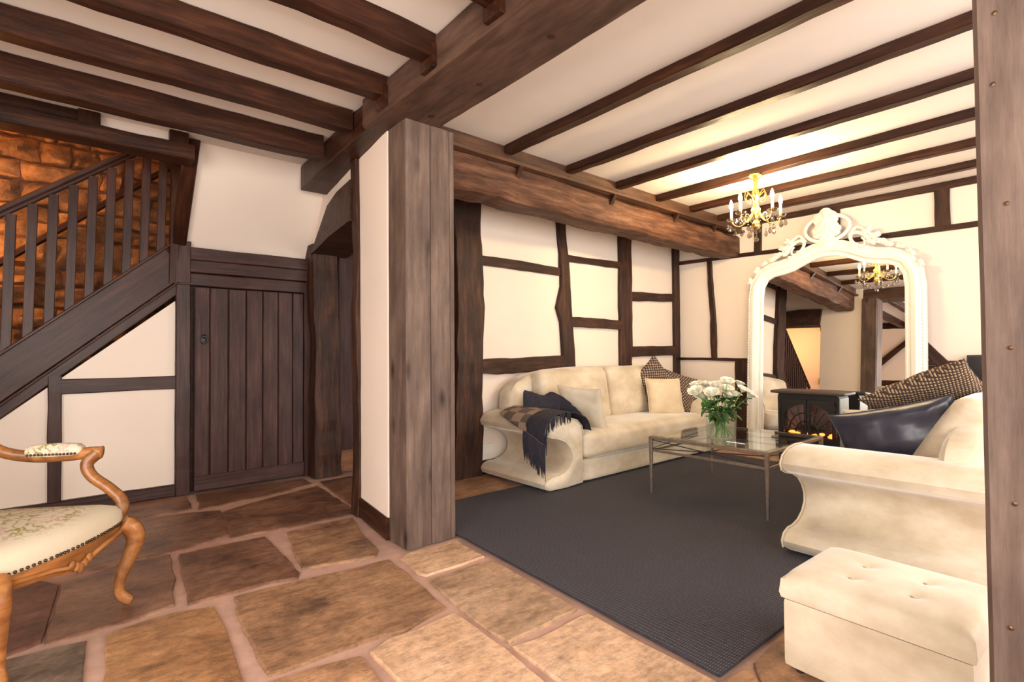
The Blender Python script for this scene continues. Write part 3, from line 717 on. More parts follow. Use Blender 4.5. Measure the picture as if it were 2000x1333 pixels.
# ------------------------------------------------------------------ sofas
ARM = [(o_, z_ * (1 - .16 * min(1, z_ / .35))) for o_, z_ in [(0.0, .02), (0.0, .30), (0.0, .50), (.02, .575), (.07, .632), (.15, .662), (.25, .668), (.34, .655), (.41, .622), (.44, .575), (.425, .53), (.37, .505), (.29, .485), (.21, .445), (.155, .385), (.125, .315), (.125, .25), (.16, .19), (.22, .15), (.29, .132), (.355, .132), (.41, .112), (.435, .075), (.42, .035), (.37, .012), (.20, .008)]]
def arm_z(z, t): return z * (1 + 0.02 * t * min(1, max(0, (z - .25) / .35)))
HI = 0.95
def arm_mesh(side):
    v = []; f = []; n = len(ARM)
    cx = sum(p[0] for p in ARM) / n; cz = sum(p[1] for p in ARM) / n
    ys = [(0.0, 0.016), (0.008, 0.005), (0.022, 0.0), (0.25, 0), (0.5, 0), (0.70, 0), (0.82, 0)]
    for y, ins in ys:
        for i, (o, z) in enumerate(ARM):
            a = Vector(ARM[i - 1]); b = Vector(ARM[(i + 1) % n]); t = (b - a).normalized(); nr = Vector((-t.y, t.x))
            q = Vector((o, z)) + Vector((t.y, -t.x)) * ins
            v.append((side * (HI + q.x), y, max(0.006, arm_z(q.y, y / .9))))
    for j in range(len(ys) - 1):
        for i in range(n): f.append((j * n + i, j * n + (i + 1) % n, (j + 1) * n + (i + 1) % n, (j + 1) * n + i))
    f.append(tuple(range(n))); f.append(tuple((len(ys) - 1) * n + i for i in range(n)))
    return v, f

def sofa(loc, rz, label, recline=9, top=1.0):
    s = tag(empty('sofa', loc, (0, 0, rz)), label, 'sofa', 'pair of cream velvet sofas')
    for side in (-1, 1):
        v, f = arm_mesh(side)
        a = make('arm', v, f, 'velvet', s, None, 45)
        pts = [(side * (HI + o), 0.004, max(.012, arm_z(z, 0))) for o, z in ARM[2:24]]
        MB().tube(pts, 0.005, 6).build('piping', 'velvet', a, True)
    # back with shoulders that roll down into the arms
    out = [(-HI - .09, .02), (-HI - .09, .46), (-HI - .26, .55), (-HI - .235, .72), (-HI - .15, .81), (-HI + .02, .875), (-HI + .30, .915), (-.3, .93), (.3, .93), (HI - .30, .915), (HI - .02, .875), (HI + .15, .81), (HI + .235, .72), (HI + .26, .55), (HI + .09, .46), (HI + .09, .02)]
    v = []; f = []; n = len(out)
    prof = [(0.62, .03), (0.65, 0.0), (0.78, 0.0), (0.81, .03)]
    for y, ins in prof:
        for x, z in out: v.append((x * (1 - ins * .8), y + 0.04 * (z - .5), (z if z < .5 else .5 + (z - .5) * top) - (ins if z > .3 else 0)))
    for j in range(3):
        for i in range(n): f.append((j * n + i, j * n + (i + 1) % n, (j + 1) * n + (i + 1) % n, (j + 1) * n + i))
    f.append(tuple(range(n))); f.append(tuple(3 * n + i for i in range(n)))
    make('back', v, f, 'velvet', s, None, 50)
    v, f = rbox(0, 0.41, 0.108, 2 * HI + .02, 0.78, 0.19, .03); make('base', v, f, 'velvet', s, None, True)
    v, f = rbox(0, 0.31, 0.315, 2 * HI - .01, 0.68, 0.225, .055, (0, .015, .02), 12); make('seat_cushion', v, f, 'velvet', s, None, True)
    for side in (-1, 1):
        v, f = rbox(0, 0, 0, HI - .01, 0.20, 0.53, .075, (0, .03, .012), 12)
        make('back_cushion', v, f, 'velvet', s, Matrix.Translation((side * HI / 2, 0.55 + .0025 * recline, 0.68 - .003 * recline)) @ Matrix.Rotation(math.radians(-recline), 4, 'X'), True)
    return s
sofa1 = sofa((4.12, 2.85, RZ - .004), 0, 'cream velvet scroll-arm sofa against the framed wall with a dark fringed throw')
sofa2 = sofa((4.27, 1.20, RZ - .004), math.pi, 'cream velvet scroll-arm sofa beside the ottoman, its curved arm end-on', 30, 0.55)

# ------------------------------------------------------------------ loose cushions
def pillow(name, label, w, h, t, mat, origin, xa, ya, group=None, seam=None, wr=0.012, rim=True):
    n = 18; v = []; f = []
    def pt(u, w_, s):
        e = max(0.0, (1 - u ** 2)) ** 0.5 * max(0.0, (1 - w_ ** 2)) ** 0.5
        x = w / 2 * u * (1 - .07 * (1 - w_ * w_) * abs(u)); y = h / 2 * w_ * (1 - .07 * (1 - u * u) * abs(w_))
        z = s * t / 2 * e ** 0.75 + wr * (noise.noise((u * 2.3 + origin[0] * 7, w_ * 2.3 + origin[1] * 3, s)) + .45 * noise.noise((u * 7 + origin[0] * 5, w_ * 4, s + 3))) * (e > 0) * min(1, e * 3)
        return (x, y, z)
    for s in (1, -1):
        for j in range(n + 1):
            for i in range(n + 1): v.append(pt(math.sin(math.pi / 2 * (-1 + 2 * i / n)), math.sin(math.pi / 2 * (-1 + 2 * j / n)), s))
    m = (n + 1) ** 2
    for k in (0, m):
        for j in range(n):
            for i in range(n): f.append((k + j * (n + 1) + i, k + j * (n + 1) + i + 1, k + (j + 1) * (n + 1) + i + 1, k + (j + 1) * (n + 1) + i))
    xa = Vector(xa).normalized(); ya = Vector(ya); ya = (ya - xa * ya.dot(xa)).normalized(); za = xa.cross(ya)
    M = Matrix.Translation(origin) @ Matrix((xa, ya, za)).transposed().to_4x4()
    e = tag(empty(name, origin), label, 'cushion', group); e.matrix_local = M
    bm_ = make('cover', v, f, mat, e, None, True)
    bm = bmesh.new(); bm.from_mesh(bm_.data); bmesh.ops.remove_doubles(bm, verts=bm.verts, dist=1e-5); bmesh.ops.recalc_face_normals(bm, faces=bm.faces); bm.to_mesh(bm_.data); bm.free()
    if rim:
        edge = []
        for a in range(80):
            th = 2 * math.pi * a / 80; c, s_ = math.cos(th), math.sin(th)
            k = max(abs(c), abs(s_)); p = pt(c / k, s_ / k, 1); edge.append((p[0], p[1], 0))
        edge.append(edge[0]); MB().tube(edge, 0.004, 5).build('piping', seam or mat, e, True)
    return e

pillow('cushion', 'plain gold velvet cushion propped in front of the knitted cushions', .41, .39, .15, 'velvet_gold', (4.72, 3.11, .615), (.90, -.42, -.03), (.08, .26, .95))
pillow('cushion', 'brown knitted cushion standing on its corner behind the gold cushion', .50, .50, .13, 'knit_grey', (4.78, 3.29, .70), (.66, -.25, .62), (-.55, .25, .74), seam='navy_wool')
pillow('cushion', 'grey-brown knitted cushion leaning on the far sofa arm', .48, .46, .13, 'knit_grey', (5.06, 3.15, .635), (.86, -.40, -.30), (.33, .25, .86), seam='navy_wool')
pillow('cushion', 'pale cream cushion tucked inside the arm with the throw', .42, .42, .13, 'velvet', (3.37, 3.04, .60), (-.22, .95, .05), (-.42, -.05, .9))
pillow('cushion', 'shiny navy cushion with puckered seams on the sofa beside the ottoman', .60, .42, .18, 'satin_navy', (3.47, .80, .585), (-.06, -.93, .26), (-.18, .22, .85), wr=.045)
pillow('cushion', 'chunky brown and gold knitted cushion lying against the sofa back', .56, .46, .16, 'knit_brown', (3.90, .76, .80), (.02, -.89, .45), (-.80, .25, .45))
pillow('cushion', 'small pale gold cushion peeping out under the knitted one', .36, .34, .13, 'velvet_gold', (3.82, .97, .58), (.1, -.98, .1), (-.45, .05, .85))

# ------------------------------------------------------------------ fringed throw over the sofa arm
throw = tag(empty('throw_blanket', (3.0, 3.0, 0.65)), 'patchwork brown throw with navy fringed end draped over the sofa arm', 'blanket')
def throw_pt(s, q):
    """s: 0 back .. 1 front along the arm, q: 0 inside .. 1 hanging outside"""
    y = 0.56 - 0.60 * s
    path = [(-.05, .50), (-.03, .57), (.01, .625), (.07, .660), (.15, .688), (.25, .695), (.35, .682), (.43, .645), (.47, .585), (.475, .53), (.47, .45), (.46, .38)]
    u = q * (0.63 + 0.30 * s) * (len(path) - 1); i = min(int(u), len(path) - 2); t = u - i
    o = path[i][0] * (1 - t) + path[i + 1][0] * t; z = path[i][1] * (1 - t) + path[i + 1][1] * t
    z = arm_z(z * .857, max(0, y) / .9) + 0.010 * noise.noise((s * 6, q * 5, 2)) + .004
    o += 0.012 * noise.noise((s * 7, q * 4, 9))
    return Vector((4.12 - HI - o - 3.0, 2.85 + y - 3.0, z - 0.65 + RZ))
def throw_piece(name, s0, s1, mat, ns, lift=0.0):
    v = []; f = []; nq = 26
    for lay in (0, 1):
        for i in range(ns + 1):
            for j in range(nq + 1):
                p = throw_pt(s0 + (s1 - s0) * i / ns, j / nq); v.append((p.x - lay * .004, p.y, p.z + lift + lay * .009))
    m = (ns + 1) * (nq + 1)
    for k in (0, m):
        for i in range(ns):
            for j in range(nq): f.append((k + i * (nq + 1) + j, k + i * (nq + 1) + j + 1, k + (i + 1) * (nq + 1) + j + 1, k + (i + 1) * (nq + 1) + j))
    for i in range(ns):
        for j in (0, nq): a = i * (nq + 1) + j; f.append((a, a + nq + 1, m + a + nq + 1, m + a))
    for j in range(nq):
        for i in (0, ns): a = i * (nq + 1) + j; f.append((a, a + 1, m + a + 1, m + a))
    return make(name, v, f, mat, throw, None, True)
throw_piece('woven_panel', 0.0, 0.66, 'throw_patch', 16)
throw_piece('navy_end', 0.64, 1.0, 'navy_wool', 9, .004)
random.seed(5)
fr = MB()
for k in range(300):
    s = random.uniform(0.60, 1.02); q = random.choice([1.0, 1.0, random.uniform(.45, 1.0)])
    p = throw_pt(min(s, 1.0), q) + Vector((-.012, -.006 if q == 1.0 else -.012, .004)); L = random.uniform(.12, .24) * (0.7 + .4 * s)
    if q < 1.0:
        p = throw_pt(1.0, q) + Vector((-.004, -.016, .006)); L = random.uniform(.05, .10)
    a = random.uniform(-.02, .02)
    fr.tube(spline([p, p + Vector((-.008 + a * .3, a * .5 - .004, -L * .4)), p + Vector((-.006 + a, -.006 + a, -L))], 3), [.0045, .0045, .004, .004, .004, .0035, .002], 4)
fo = fr.build('fringe', 'navy_wool', throw, True); fo['kind'] = 'stuff'
# bunched navy end of the blanket lying in a heap inside the arm
top = spline([(2.95, 3.33, .765), (3.04, 3.30, .745), (3.11, 3.27, .715), (3.18, 3.22, .745), (3.23, 3.15, .70), (3.25, 3.06, .635), (3.24, 2.96, .585)], 4)
v = []; f = []; nr = 10
for i, p in enumerate(top):
    b = Vector((p.x - .01, p.y - .03, .545)); wd = .045 * math.sin(math.pi * (i + .6) / (len(top) + .2)) + .012
    for k in range(nr):
        a = 2 * math.pi * k / nr; t = .5 - .5 * math.cos(a)
        q = p.lerp(b, t); side = Vector((.55, -.83, 0)) * wd * math.sin(a) * (1 + .5 * noise.noise((i * .5, k * .9, 3)))
        v.append((q.x + side.x - 3.0, q.y + side.y - 3.0, q.z - .65 + .012 * noise.noise((i * .6, k, 5))))
for i in range(len(top) - 1):
    for k in range(nr): f.append((i * nr + k, i * nr + (k + 1) % nr, (i + 1) * nr + (k + 1) % nr, (i + 1) * nr + k))
f.append(tuple(range(nr))); f.append(tuple((len(top) - 1) * nr + k for k in range(nr)))
make('bunched_fold', v, f, 'navy_wool', throw, None, True)

# ------------------------------------------------------------------ ottoman
ott = tag(empty('ottoman', (2.055, 0.515, 0), (0, 0, math.radians(-2))), 'cream velvet storage ottoman with buttoned lid beside the sofa arm', 'ottoman')
v, f = rbox(0, 0, .136, .41, .50, .228, .012, (0, 0, 0), 8); make('box', v, f, 'velvet', ott, None, True)
n = 30; v = []; f = []
BT = [(-.07, .085), (.07, .085), (-.07, -.085), (.07, -.085)]
for j in range(n + 1):
    for i in range(n + 1):
        a = -1 + 2 * i / n; b = -1 + 2 * j / n
        x, y = a * .212, b * .258
        e = (1 - abs(a) ** 8) * (1 - abs(b) ** 8)
        z = .315 + .030 * e ** .5
        for bx, by in BT:
            d = math.hypot(x - bx, y - by); z -= .014 * math.exp(-(d / .022) ** 2) + .004 * math.exp(-(d / .06) ** 2)
        v.append((x * (1 - .02 * (1 - e)), y * (1 - .02 * (1 - e)), z))
rim = [i for i in range(n + 1)] + [j * (n + 1) + n for j in range(1, n + 1)] + [n * (n + 1) + i for i in range(n - 1, -1, -1)] + [j * (n + 1) for j in range(n - 1, 0, -1)]
for j in range(n):
    for i in range(n): f.append((j * (n + 1) + i, j * (n + 1) + i + 1, (j + 1) * (n + 1) + i + 1, (j + 1) * (n + 1) + i))
k0 = len(v); v += [(v[i][0] * 1.02, v[i][1] * 1.02, .27) for i in rim]; k1 = len(v); v += [(v[i][0], v[i][1], .252) for i in rim]
m = len(rim)
for q in range(m):
    f.append((rim[q], rim[(q + 1) % m], k0 + (q + 1) % m, k0 + q)); f.append((k0 + q, k0 + (q + 1) % m, k1 + (q + 1) % m, k1 + q))
f.append(tuple(k1 + q for q in range(m)))
lid = make('lid', v, f, 'velvet', ott, None, 50)
for bx, by in BT: MB().ball((bx, by, .332), .010, 1, 1, .5, 10, 5).build('button', 'velvet', lid, True)
for sx in (-1, 1):
    for sy in (-1, 1): MB().lathe([(.012, 0), (.014, .022)], (sx * .17, sy * .21, 0), 10).build('foot', 'plastic_black', ott)

# ------------------------------------------------------------------ coffee table
tb = tag(empty('coffee_table', (3.83, 1.915, RZ)), 'square glass coffee table on a thin bronze metal frame', 'table')
HX, HY, TZ = 0.455, 0.435, 0.425
for sx in (-1, 1):
    for sy in (-1, 1):
        timber('leg', [(sx * HX, sy * HY, 0, .014, .014), (sx * HX, sy * HY, TZ, .026, .026)], 'table_metal', tb, up=(0, 1, 0), bev=.002)
for s in (-1, 1):
    bar('top_rail', (-HX, s * HY, TZ - .005), (HX, s * HY, TZ - .005), .026, .022, 'table_metal', tb, bev=.002)
    bar('top_rail', (s * HX, -HY, TZ - .005), (s * HX, HY, TZ - .005), .026, .022, 'table_metal', tb, bev=.002)
    bar('lower_rail', (-HX, s * HY, .325), (HX, s * HY, .325), .014, .018, 'table_metal', tb, bev=.002)
    bar('lower_rail', (s * HX, -HY, .325), (s * HX, HY, .325), .014, .018, 'table_metal', tb, bev=.002)
    for d in (-1, 1):
        MB().tube([(s * HX, -d * HY, .335), (s * HX, d * HY, TZ - .02)], .0035, 6).build('cross_wire', 'wire', tb, True)
        MB().tube([(-d * HX, s * HY, .335), (d * HX, s * HY, TZ - .02)], .0035, 6).build('cross_wire', 'wire', tb, True)
MB().box(-HX + .01, HX - .01, -HY + .01, HY - .01, TZ + .004, TZ + .014).build('glass_top', 'table_glass', tb)
TT = RZ + TZ + .0145

vase = tag(empty('glass_vase', (3.63, 1.92, TT)), 'clear cylinder glass vase of white roses on the coffee table', 'vase')
MB().lathe([(.001, .004), (.092, .004), (.098, .012), (.104, .205), (.108, .205), (.102, .008), (.096, .0), (.001, 0)], n=28).build('glass', 'vase_glass', vase, True)
MB().lathe([(.001, .014), (.094, .014), (.098, .135), (.001, .135)], n=28).build('water', 'vase_glass', vase, True)
rgt = Vector((.763, -.646, 0)); fwd = Vector((.646, .763, 0))
random.seed(11)
def petal_mb(mb, c, ax, rr, open_, h, w):
    """one cupped petal around axis z at angle ax"""
    k = len(mb.v); V = []; F = []
    for j in range(5):
        t = j / 4; r = rr * (.35 + .75 * t ** .6) + open_ * t * t; z = -h * .55 + h * 1.1 * t - open_ * .35 * t ** 3
        for i in range(5):
            a = ax + (i - 2) / 2 * w * math.sin(math.pi * min(.92, .22 + .62 * t)); V.append((c[0] + r * math.cos(a), c[1] + r * math.sin(a), c[2] + z))
    for j in range(4):
        for i in range(4): F.append((j * 5 + i, j * 5 + i + 1, (j + 1) * 5 + i + 1, (j + 1) * 5 + i))
    mb.add(V, F)
blooms = []
for kind in range(3):
    mb = MB()
    for (cnt, rr, op, h, w) in ((3, .008, .0, .034, 1.3), (4, .014, .003, .036, 1.1), (5, .020, .009, .036, .95), (6, .025, .018, .032, .8)):
        a0 = random.uniform(0, 6)
        for q in range(cnt): petal_mb(mb, (0, 0, 0), a0 + q * 2 * math.pi / cnt, rr, op, h, w)
    mb.ball((0, 0, -.006), .012, 1, 1, 1.3); o = mb.build('bloom', 'petal', None, True); blooms.append(o.data); bpy.data.objects.remove(o)
lm = MB()
lv = []; lf = []
for j in range(7):
    t = j / 6; w = .017 * math.sin(math.pi * min(.98, t * .9 + .06)) ** .8
    for i in (-1, 0, 1): lv.append((i * w, t * .062, .008 * math.sin(t * 3) - (.006 if i == 0 else 0)))
for j in range(6):
    for i in (0, 1): lf.append((j * 3 + i, j * 3 + i + 1, (j + 1) * 3 + i + 1, (j + 1) * 3 + i))
o = make('leaf', lv, lf, 'leaf', None, None, True); leaf_me = o.data; bpy.data.objects.remove(o)
ROSES = [(-0.211, 0.349), (-0.155, 0.391), (-0.094, 0.338), (-0.045, 0.391), (0.015, 0.421), (0.06, 0.391), (-0.015, 0.319), (0.064, 0.315), (-0.083, 0.391), (0.147, 0.357), (0.189, 0.391), (0.215, 0.319), (0.121, 0.319), (-0.136, 0.315), (0.026, 0.364), (-0.049, 0.349)]      # sideways offset and height of each bloom, in metres
for k, (u, w) in enumerate(ROSES):
    dep = random.uniform(-.10, .12)
    b = Vector((3.63, 1.92, 0)) + rgt * u + fwd * dep + Vector((0, 0, TT + w))
    ra = random.uniform(0, 6.28); root = Vector((3.63, 1.92, TT + .016)) - rgt * (u * .186) + Vector((.045 * math.cos(ra), .045 * math.sin(ra), 0))
    rim_p = Vector((3.63, 1.92, TT + .20)) + ((b - Vector((3.63, 1.92, b.z))) * .40); 
    if (rim_p - Vector((3.63, 1.92, rim_p.z))).length > .09: rim_p = Vector((3.63, 1.92, rim_p.z)) + (rim_p - Vector((3.63, 1.92, rim_p.z))).normalized() * .09
    e = tag(empty('white_rose', tuple(root)), 'long-stemmed white rose in the clear glass vase', 'flower', 'white roses in the glass vase')
    axis = (b - rim_p).normalized()
    rq = Vector((0, 0, 1)).rotation_difference((axis + Vector((0, 0, .5)) - fwd * .45).normalized()).to_matrix().to_4x4()
    bo = place(bpy.data.objects.new('bloom', blooms[k % 3]), e, Matrix.Translation(b - root) @ rq @ Matrix.Scale(random.uniform(1.05, 1.35), 4))
    path = spline([Vector((0, 0, 0)), (rim_p - root) * .5 + Vector((0, 0, 0)), rim_p - root, b - root - axis * .012], 5)
    MB().tube(path, .003, 6).build('stem', 'stem', e, True)
    for q in range(6):
        t = random.uniform(.52, .93); pp = path[int(t * (len(path) - 1))]
        an = random.uniform(0, 6.28)
        place(bpy.data.objects.new('leaf', leaf_me), e, Matrix.Translation(pp) @ Matrix.Rotation(an, 4, 'Z') @ Matrix.Rotation(random.uniform(-.9, .4), 4, 'X') @ Matrix.Scale(random.uniform(1.0, 1.6), 4))

# ------------------------------------------------------------------ chandelier
ch = tag(empty('chandelier', (4.262, 1.925, 2.0)), 'small gilt chandelier with candle bulbs and crystal drops under the joist', 'chandelier')
MB().lathe([(.001, .538), (.05, .536), (.055, .52), (.03, .50), (.012, .49)], n=20).build('ceiling_rose', 'gilt', ch, True)
MB().lathe([(.012, .49), (.022, .47), (.010, .44), (.026, .40), (.034, .36), (.014, .32), (.022, .28), (.038, .25), (.030, .20), (.014, .17), (.030, .14), (.036, .11), (.016, .085), (.001, .07)], n=18).build('column', 'gilt', ch, True)
for k in range(6):
    a = k * math.pi / 3 + .3; c, s = math.cos(a), math.sin(a)
    MB().tube(spline([(.028 * c, .028 * s, .36), (.075 * c, .075 * s, .40), (.085 * c, .085 * s, .345), (.05 * c, .05 * s, .31), (.045 * c, .045 * s, .34)], 5), .004, 6).build('scroll', 'gilt', ch, True)
for k in range(5):
    a = k * 2 * math.pi / 5 + .45; c, s = math.cos(a), math.sin(a)
    R = lambda r, z: (r * c, r * s, z)
    arm = MB().tube(spline([R(.03, .22), R(.07, .165), R(.12, .13), R(.17, .145), R(.195, .185)], 6), .006, 8).tube(spline([R(.10, .14), R(.085, .185), R(.12, .20), R(.135, .17)], 5), .004, 6).build('arm', 'gilt', ch, True)
    MB().lathe([(.004, .178), (.030, .186), (.042, .200), (.040, .203), (.026, .192), (.004, .188)], (.195 * c, .195 * s, 0), 14).build('drip_pan', 'crystal', arm, True)
    MB().lathe([(.011, .19), (.011, .285), (.001, .286)], (.195 * c, .195 * s, 0), 12).build('candle', 'candle', arm, True)
    MB().lathe([(.005, .285), (.013, .30), (.015, .318), (.009, .345), (.001, .365)], (.195 * c, .195 * s, 0), 12).build('bulb', 'bulb', arm, True)
    for (r, z0, sz, da) in ((.195, .165, 1.0, 0), (.160, .115, .8, .25), (.222, .17, .6, -.12), (.215, .17, .6, .14), (.11, .10, .8, .5)):
        cc, ss = math.cos(a + da) * r, math.sin(a + da) * r
        MB().ball((cc, ss, z0), .007 * sz, n=8).lathe([(.001, 0), (.007, -.006), (.016, -.034), (.013, -.046), (.001, -.056)], (cc, ss, z0 - .012), 8).build('crystal_drop', 'crystal', ch)
MB().ball((0, 0, .055), .010).lathe([(.001, .045), (.010, .03), (.021, .005), (.014, -.012), (.001, -.02)], (0, 0, 0), 10).build('crystal_drop', 'crystal', ch)

# ------------------------------------------------------------------ big leaning mirror
mir = tag(empty('leaning_mirror', (5.745, 1.93, 0.0), (math.radians(-3.4), 0, math.radians(-90))), 'huge white ornate framed mirror with shell crest leaning on the wall', 'mirror')
half = [(-.645, .05), (-.645, .6), (-.645, 1.2), (-.643, 1.68), (-.63, 1.79), (-.59, 1.865), (-.52, 1.90), (-.42, 1.915), (-.32, 1.94), (-.20, 2.00), (-.10, 2.042), (0, 2.055)]
path = half + [(-x, z) for x, z in half[-2::-1]]
path = [(p[0], p[1]) for p in path]
def sweep(prof, mat, name, o0=0.0):
    v = []; f = []; n = len(prof)
    for i, p in enumerate(path):
        a = Vector(path[max(i - 1, 0)]); b = Vector(path[min(i + 1, len(path) - 1)]); t = (b - a).normalized(); nr = Vector((-t.y, t.x))
        for o, d in prof: v.append((p[0] + nr.x * (o + o0), d, p[1] + nr.y * (o + o0)))
    for i in range(len(path) - 1):
        for k in range(n): f.append((i * n + k, i * n + (k + 1) % n, (i + 1) * n + (k + 1) % n, (i + 1) * n + k))
    f.append(tuple(range(n))); f.append(tuple((len(path) - 1) * n + k for k in range(n)))
    return make(name, v, f, mat, mir, None, 35)
sweep([(0, .012), (0, -.018), (.012, -.026), (.024, -.018), (.035, -.022), (.050, -.050), (.085, -.064), (.115, -.056), (.128, -.038), (.142, -.042), (.155, -.03), (.158, .02), (.10, .03)], 'frame_white', 'frame_moulding')
MB().box(-.80, .80, -.06, .025, 0, .06).box(-.66, .66, -.03, .025, .06, .10).build('bottom_rail', 'frame_white', mir)
v = [(x * 1.005, 0.0, z) for x, z in path]; vb = [(x * 1.005, .012, z) for x, z in path]; n = len(v)
g = make('mirror_pane', v + vb, [tuple(range(n)), tuple(range(n, 2 * n))[::-1]] + [(i, (i + 1) % n, n + (i + 1) % n, n + i) for i in range(n)], 'mirror_glass', mir)
v, f = prism([(x * 1.1, z) for x, z in path], .018, .03, lambda a, b, d: (a, d, b)); make('backing_board', v, f, 'wood_dark', mir)
beads = MB()
for i in range(len(path) - 1):
    a, b = Vector(path[i]), Vector(path[i + 1]); L = (b - a).length; k = max(1, int(L / .03)); t = (b - a).normalized(); nr = Vector((-t.y, t.x))
    for j in range(k):
        p = a.lerp(b, j / k) + nr * .135; beads.ball((p.x, -.042, p.y), .010, 1, .8, 1, 6, 4)
bo = beads.build('bead_moulding', 'frame_white', mir, True); bo['kind'] = 'stuff'
# crest: oval ring, shell, scrolls and leaves
MB().tube([(.205 * math.cos(t), -.03, 2.335 + .135 * math.sin(t)) for t in [i * 2 * math.pi / 36 for i in range(37)]], .020, 8).build('crest_ring', 'frame_white', mir, True)
def lobed(cx, cz, rx, rz, lobes, depth, a0, a1):
    v = [(cx, -.045 - depth, cz)]; f = []; n = 64
    for ring in range(1, 6):
        t = ring / 5
        for i in range(n + 1):
            a = a0 + (a1 - a0) * i / n; rip = abs(math.sin((i / n) * math.pi * lobes))
            r = t * (0.86 + .14 * rip ** .6)
            v.append((cx + rx * r * math.cos(a), -.035 - depth * (1 - t ** 2) - .016 * rip * t, cz + rz * r * math.sin(a)))
    for i in range(n): f.append((0, 1 + i, 2 + i))
    for ring in range(4):
        for i in range(n): k = 1 + ring * (n + 1) + i; f.append((k, k + 1, k + n + 2, k + n + 1))
    k = len(v); m = MB().add(v, f)
    bk = [(p[0], -.008, p[2]) for p in v]; m.add(bk, f)
    e0 = 1 + 4 * (n + 1)
    m.f += [(e0 + i, e0 + i + 1, k + e0 + i + 1, k + e0 + i) for i in range(n)]
    return m
lobed(0.0, 2.31, .135, .105, 9, .03, math.pi * -.5, math.pi * 1.5).build('crest_shell', 'frame_white', mir, 40)
lobed(-.01, 2.42, .115, .125, 5, .03, math.pi * -.5, math.pi * 1.5).build('crest_plume', 'frame_white', mir, 40)
lobed(0.0, 2.17, .075, .07, 5, .03, math.pi * -.5, math.pi * 1.5).build('crest_leaf', 'frame_white', mir, 40)
for sd in (-1, 1):
    cx, cz = sd * .285, 2.165
    sp = [(cx + sd * (.095 - .012 * k / 4) * math.cos(.2 + k * .42) , -.035, cz + (.095 - .012 * k / 4) * math.sin(-.3 + k * .42)) for k in range(18)]
    MB().tube(sp, [.022 - .0007 * k for k in range(18)], 8).build('crest_scroll', 'frame_white', mir, True)
    MB().tube(spline([(sd * .20, -.03, 2.22), (sd * .27, -.03, 2.30), (sd * .37, -.03, 2.22), (sd * .44, -.03, 2.13), (sd * .56, -.03, 2.075)], 5), .018, 8).build('crest_branch', 'frame_white', mir, True)
    for (x, z, r, an) in ((.36, 2.25, .055, .5), (.42, 2.19, .05, .2), (.47, 2.125, .05, -.2), (.39, 2.13, .045, -.6), (.53, 2.085, .045, -.4), (.62, 2.05, .04, -.4), (.70, 1.985, .045, -.8), (.24, 2.11, .05, .2), (.33, 2.075, .045, 0), (.77, 1.87, .04, -1.3)):
        lobed(0, 0, r, r * .55, 4, .02, -math.pi * .5, math.pi * 1.5).build('acanthus_leaf', 'frame_white', mir, 40, Matrix.Translation((sd * x, -.012, z)) @ Matrix.Rotation(sd * -an, 4, 'Y'))

# ------------------------------------------------------------------ electric stove
stv = tag(empty('stove', (5.49, 1.97, 0)), 'black freestanding stove with arched double doors in front of the mirror', 'stove')
body = MB().box(-.11, .13, -.27, -.25, 0, .655).box(-.11, .13, .25, .27, 0, .655).box(.11, .13, -.25, .25, 0, .655).box(-.11, .11, -.25, .25, .02, .25).box(-.11, .11, -.25, .25, .60, .655)
body.build('body', 'stove_black', stv)
for s in (-1, 1): MB().box(-.105, .125, s * .27, s * .278, .02, .64).build('side_panel', 'stove_side_reflection', stv)
MB().box(-.12, .12, -.26, .26, .645, .665).build('cornice', 'stove_black', stv)
v, f = rbox(0, 0, .68, .31, .66, .034, .012, n=6); make('top_plate', v, f, 'stove_top', stv, None, 40)
MB().box(.06, .105, -.25, .25, .25, .60).build('fireback', 'firebox', stv)
for s in (-1, 1):
    d = MB()
    y0, y1 = (0.005, .235) if s > 0 else (-.235, -.005)
    d.box(-.130, -.110, y0, y1, .235, .262).box(-.130, -.110, y0, y1, .585, .612).box(-.130, -.110, y0, y0 + .022, .262, .585).box(-.130, -.110, y1 - .022, y1, .262, .585)
    door = d.build('stove_door', 'stove_black', stv)
    # arched spandrel in the outer top corner
    arch = [(s * .213, .585), (s * .213, .47)] + [(s * (.012 + .198 * math.cos(t)), .43 + .14 * math.sin(t)) for t in [i * math.pi / 20 for i in range(0, 11)]] + [(s * .012, .585)]
    v, f = prism(arch, -.126, -.114, lambda a, b, dd: (dd, a, b)); make('spandrel', v, f, 'stove_black', door)
    MB().box(-.117, -.115, min(y0, y1) + .02, max(y0, y1) - .02, .26, .587).build('door_glass', 'stove_glass', door)
    for ang in (12, 32, 52, 72):
        t = math.radians(ang); MB().tube([(-.128, s * .03, .29), (-.128, s * (.03 + .20 * math.cos(t)), .29 + .27 * math.sin(t))], .0045, 6).build('ray_bar', 'iron', door, True)
    for rr in (.085, .150):
        MB().tube([(-.13, s * (.015 + rr * math.cos(t)), .30 + rr * 1.25 * math.sin(t)) for t in [i * math.pi / 20 for i in range(11)]], .0055, 6).build('arch_bar', 'iron', door, True)
    for z in (.30, .55): MB().tube([(-.134, s * .24, z - .02), (-.134, s * .24, z + .02)], .007, 8).build('hinge', 'iron', door, True)
    MB().ball((-.14, s * .016, .42), .011).build('knob', 'iron', door, True)
for (y, z, r) in ((-.12, .29, .028), (-.02, .285, .03), (.09, .29, .028), (.04, .33, .022)):
    MB().tube([(-.04, y - .07, z), (0.0, y, z + .006), (.03, y + .08, z)], r, 8).build('fire_log', 'log', stv, True)
random.seed(3)
for k in range(14): MB().ball((-.06 + random.uniform(-.02, .06), random.uniform(-.2, .2), .266 + random.uniform(0, .02)), random.uniform(.014, .026), 1, 1.3, .8, 7, 5).build('ember', 'ember', stv)

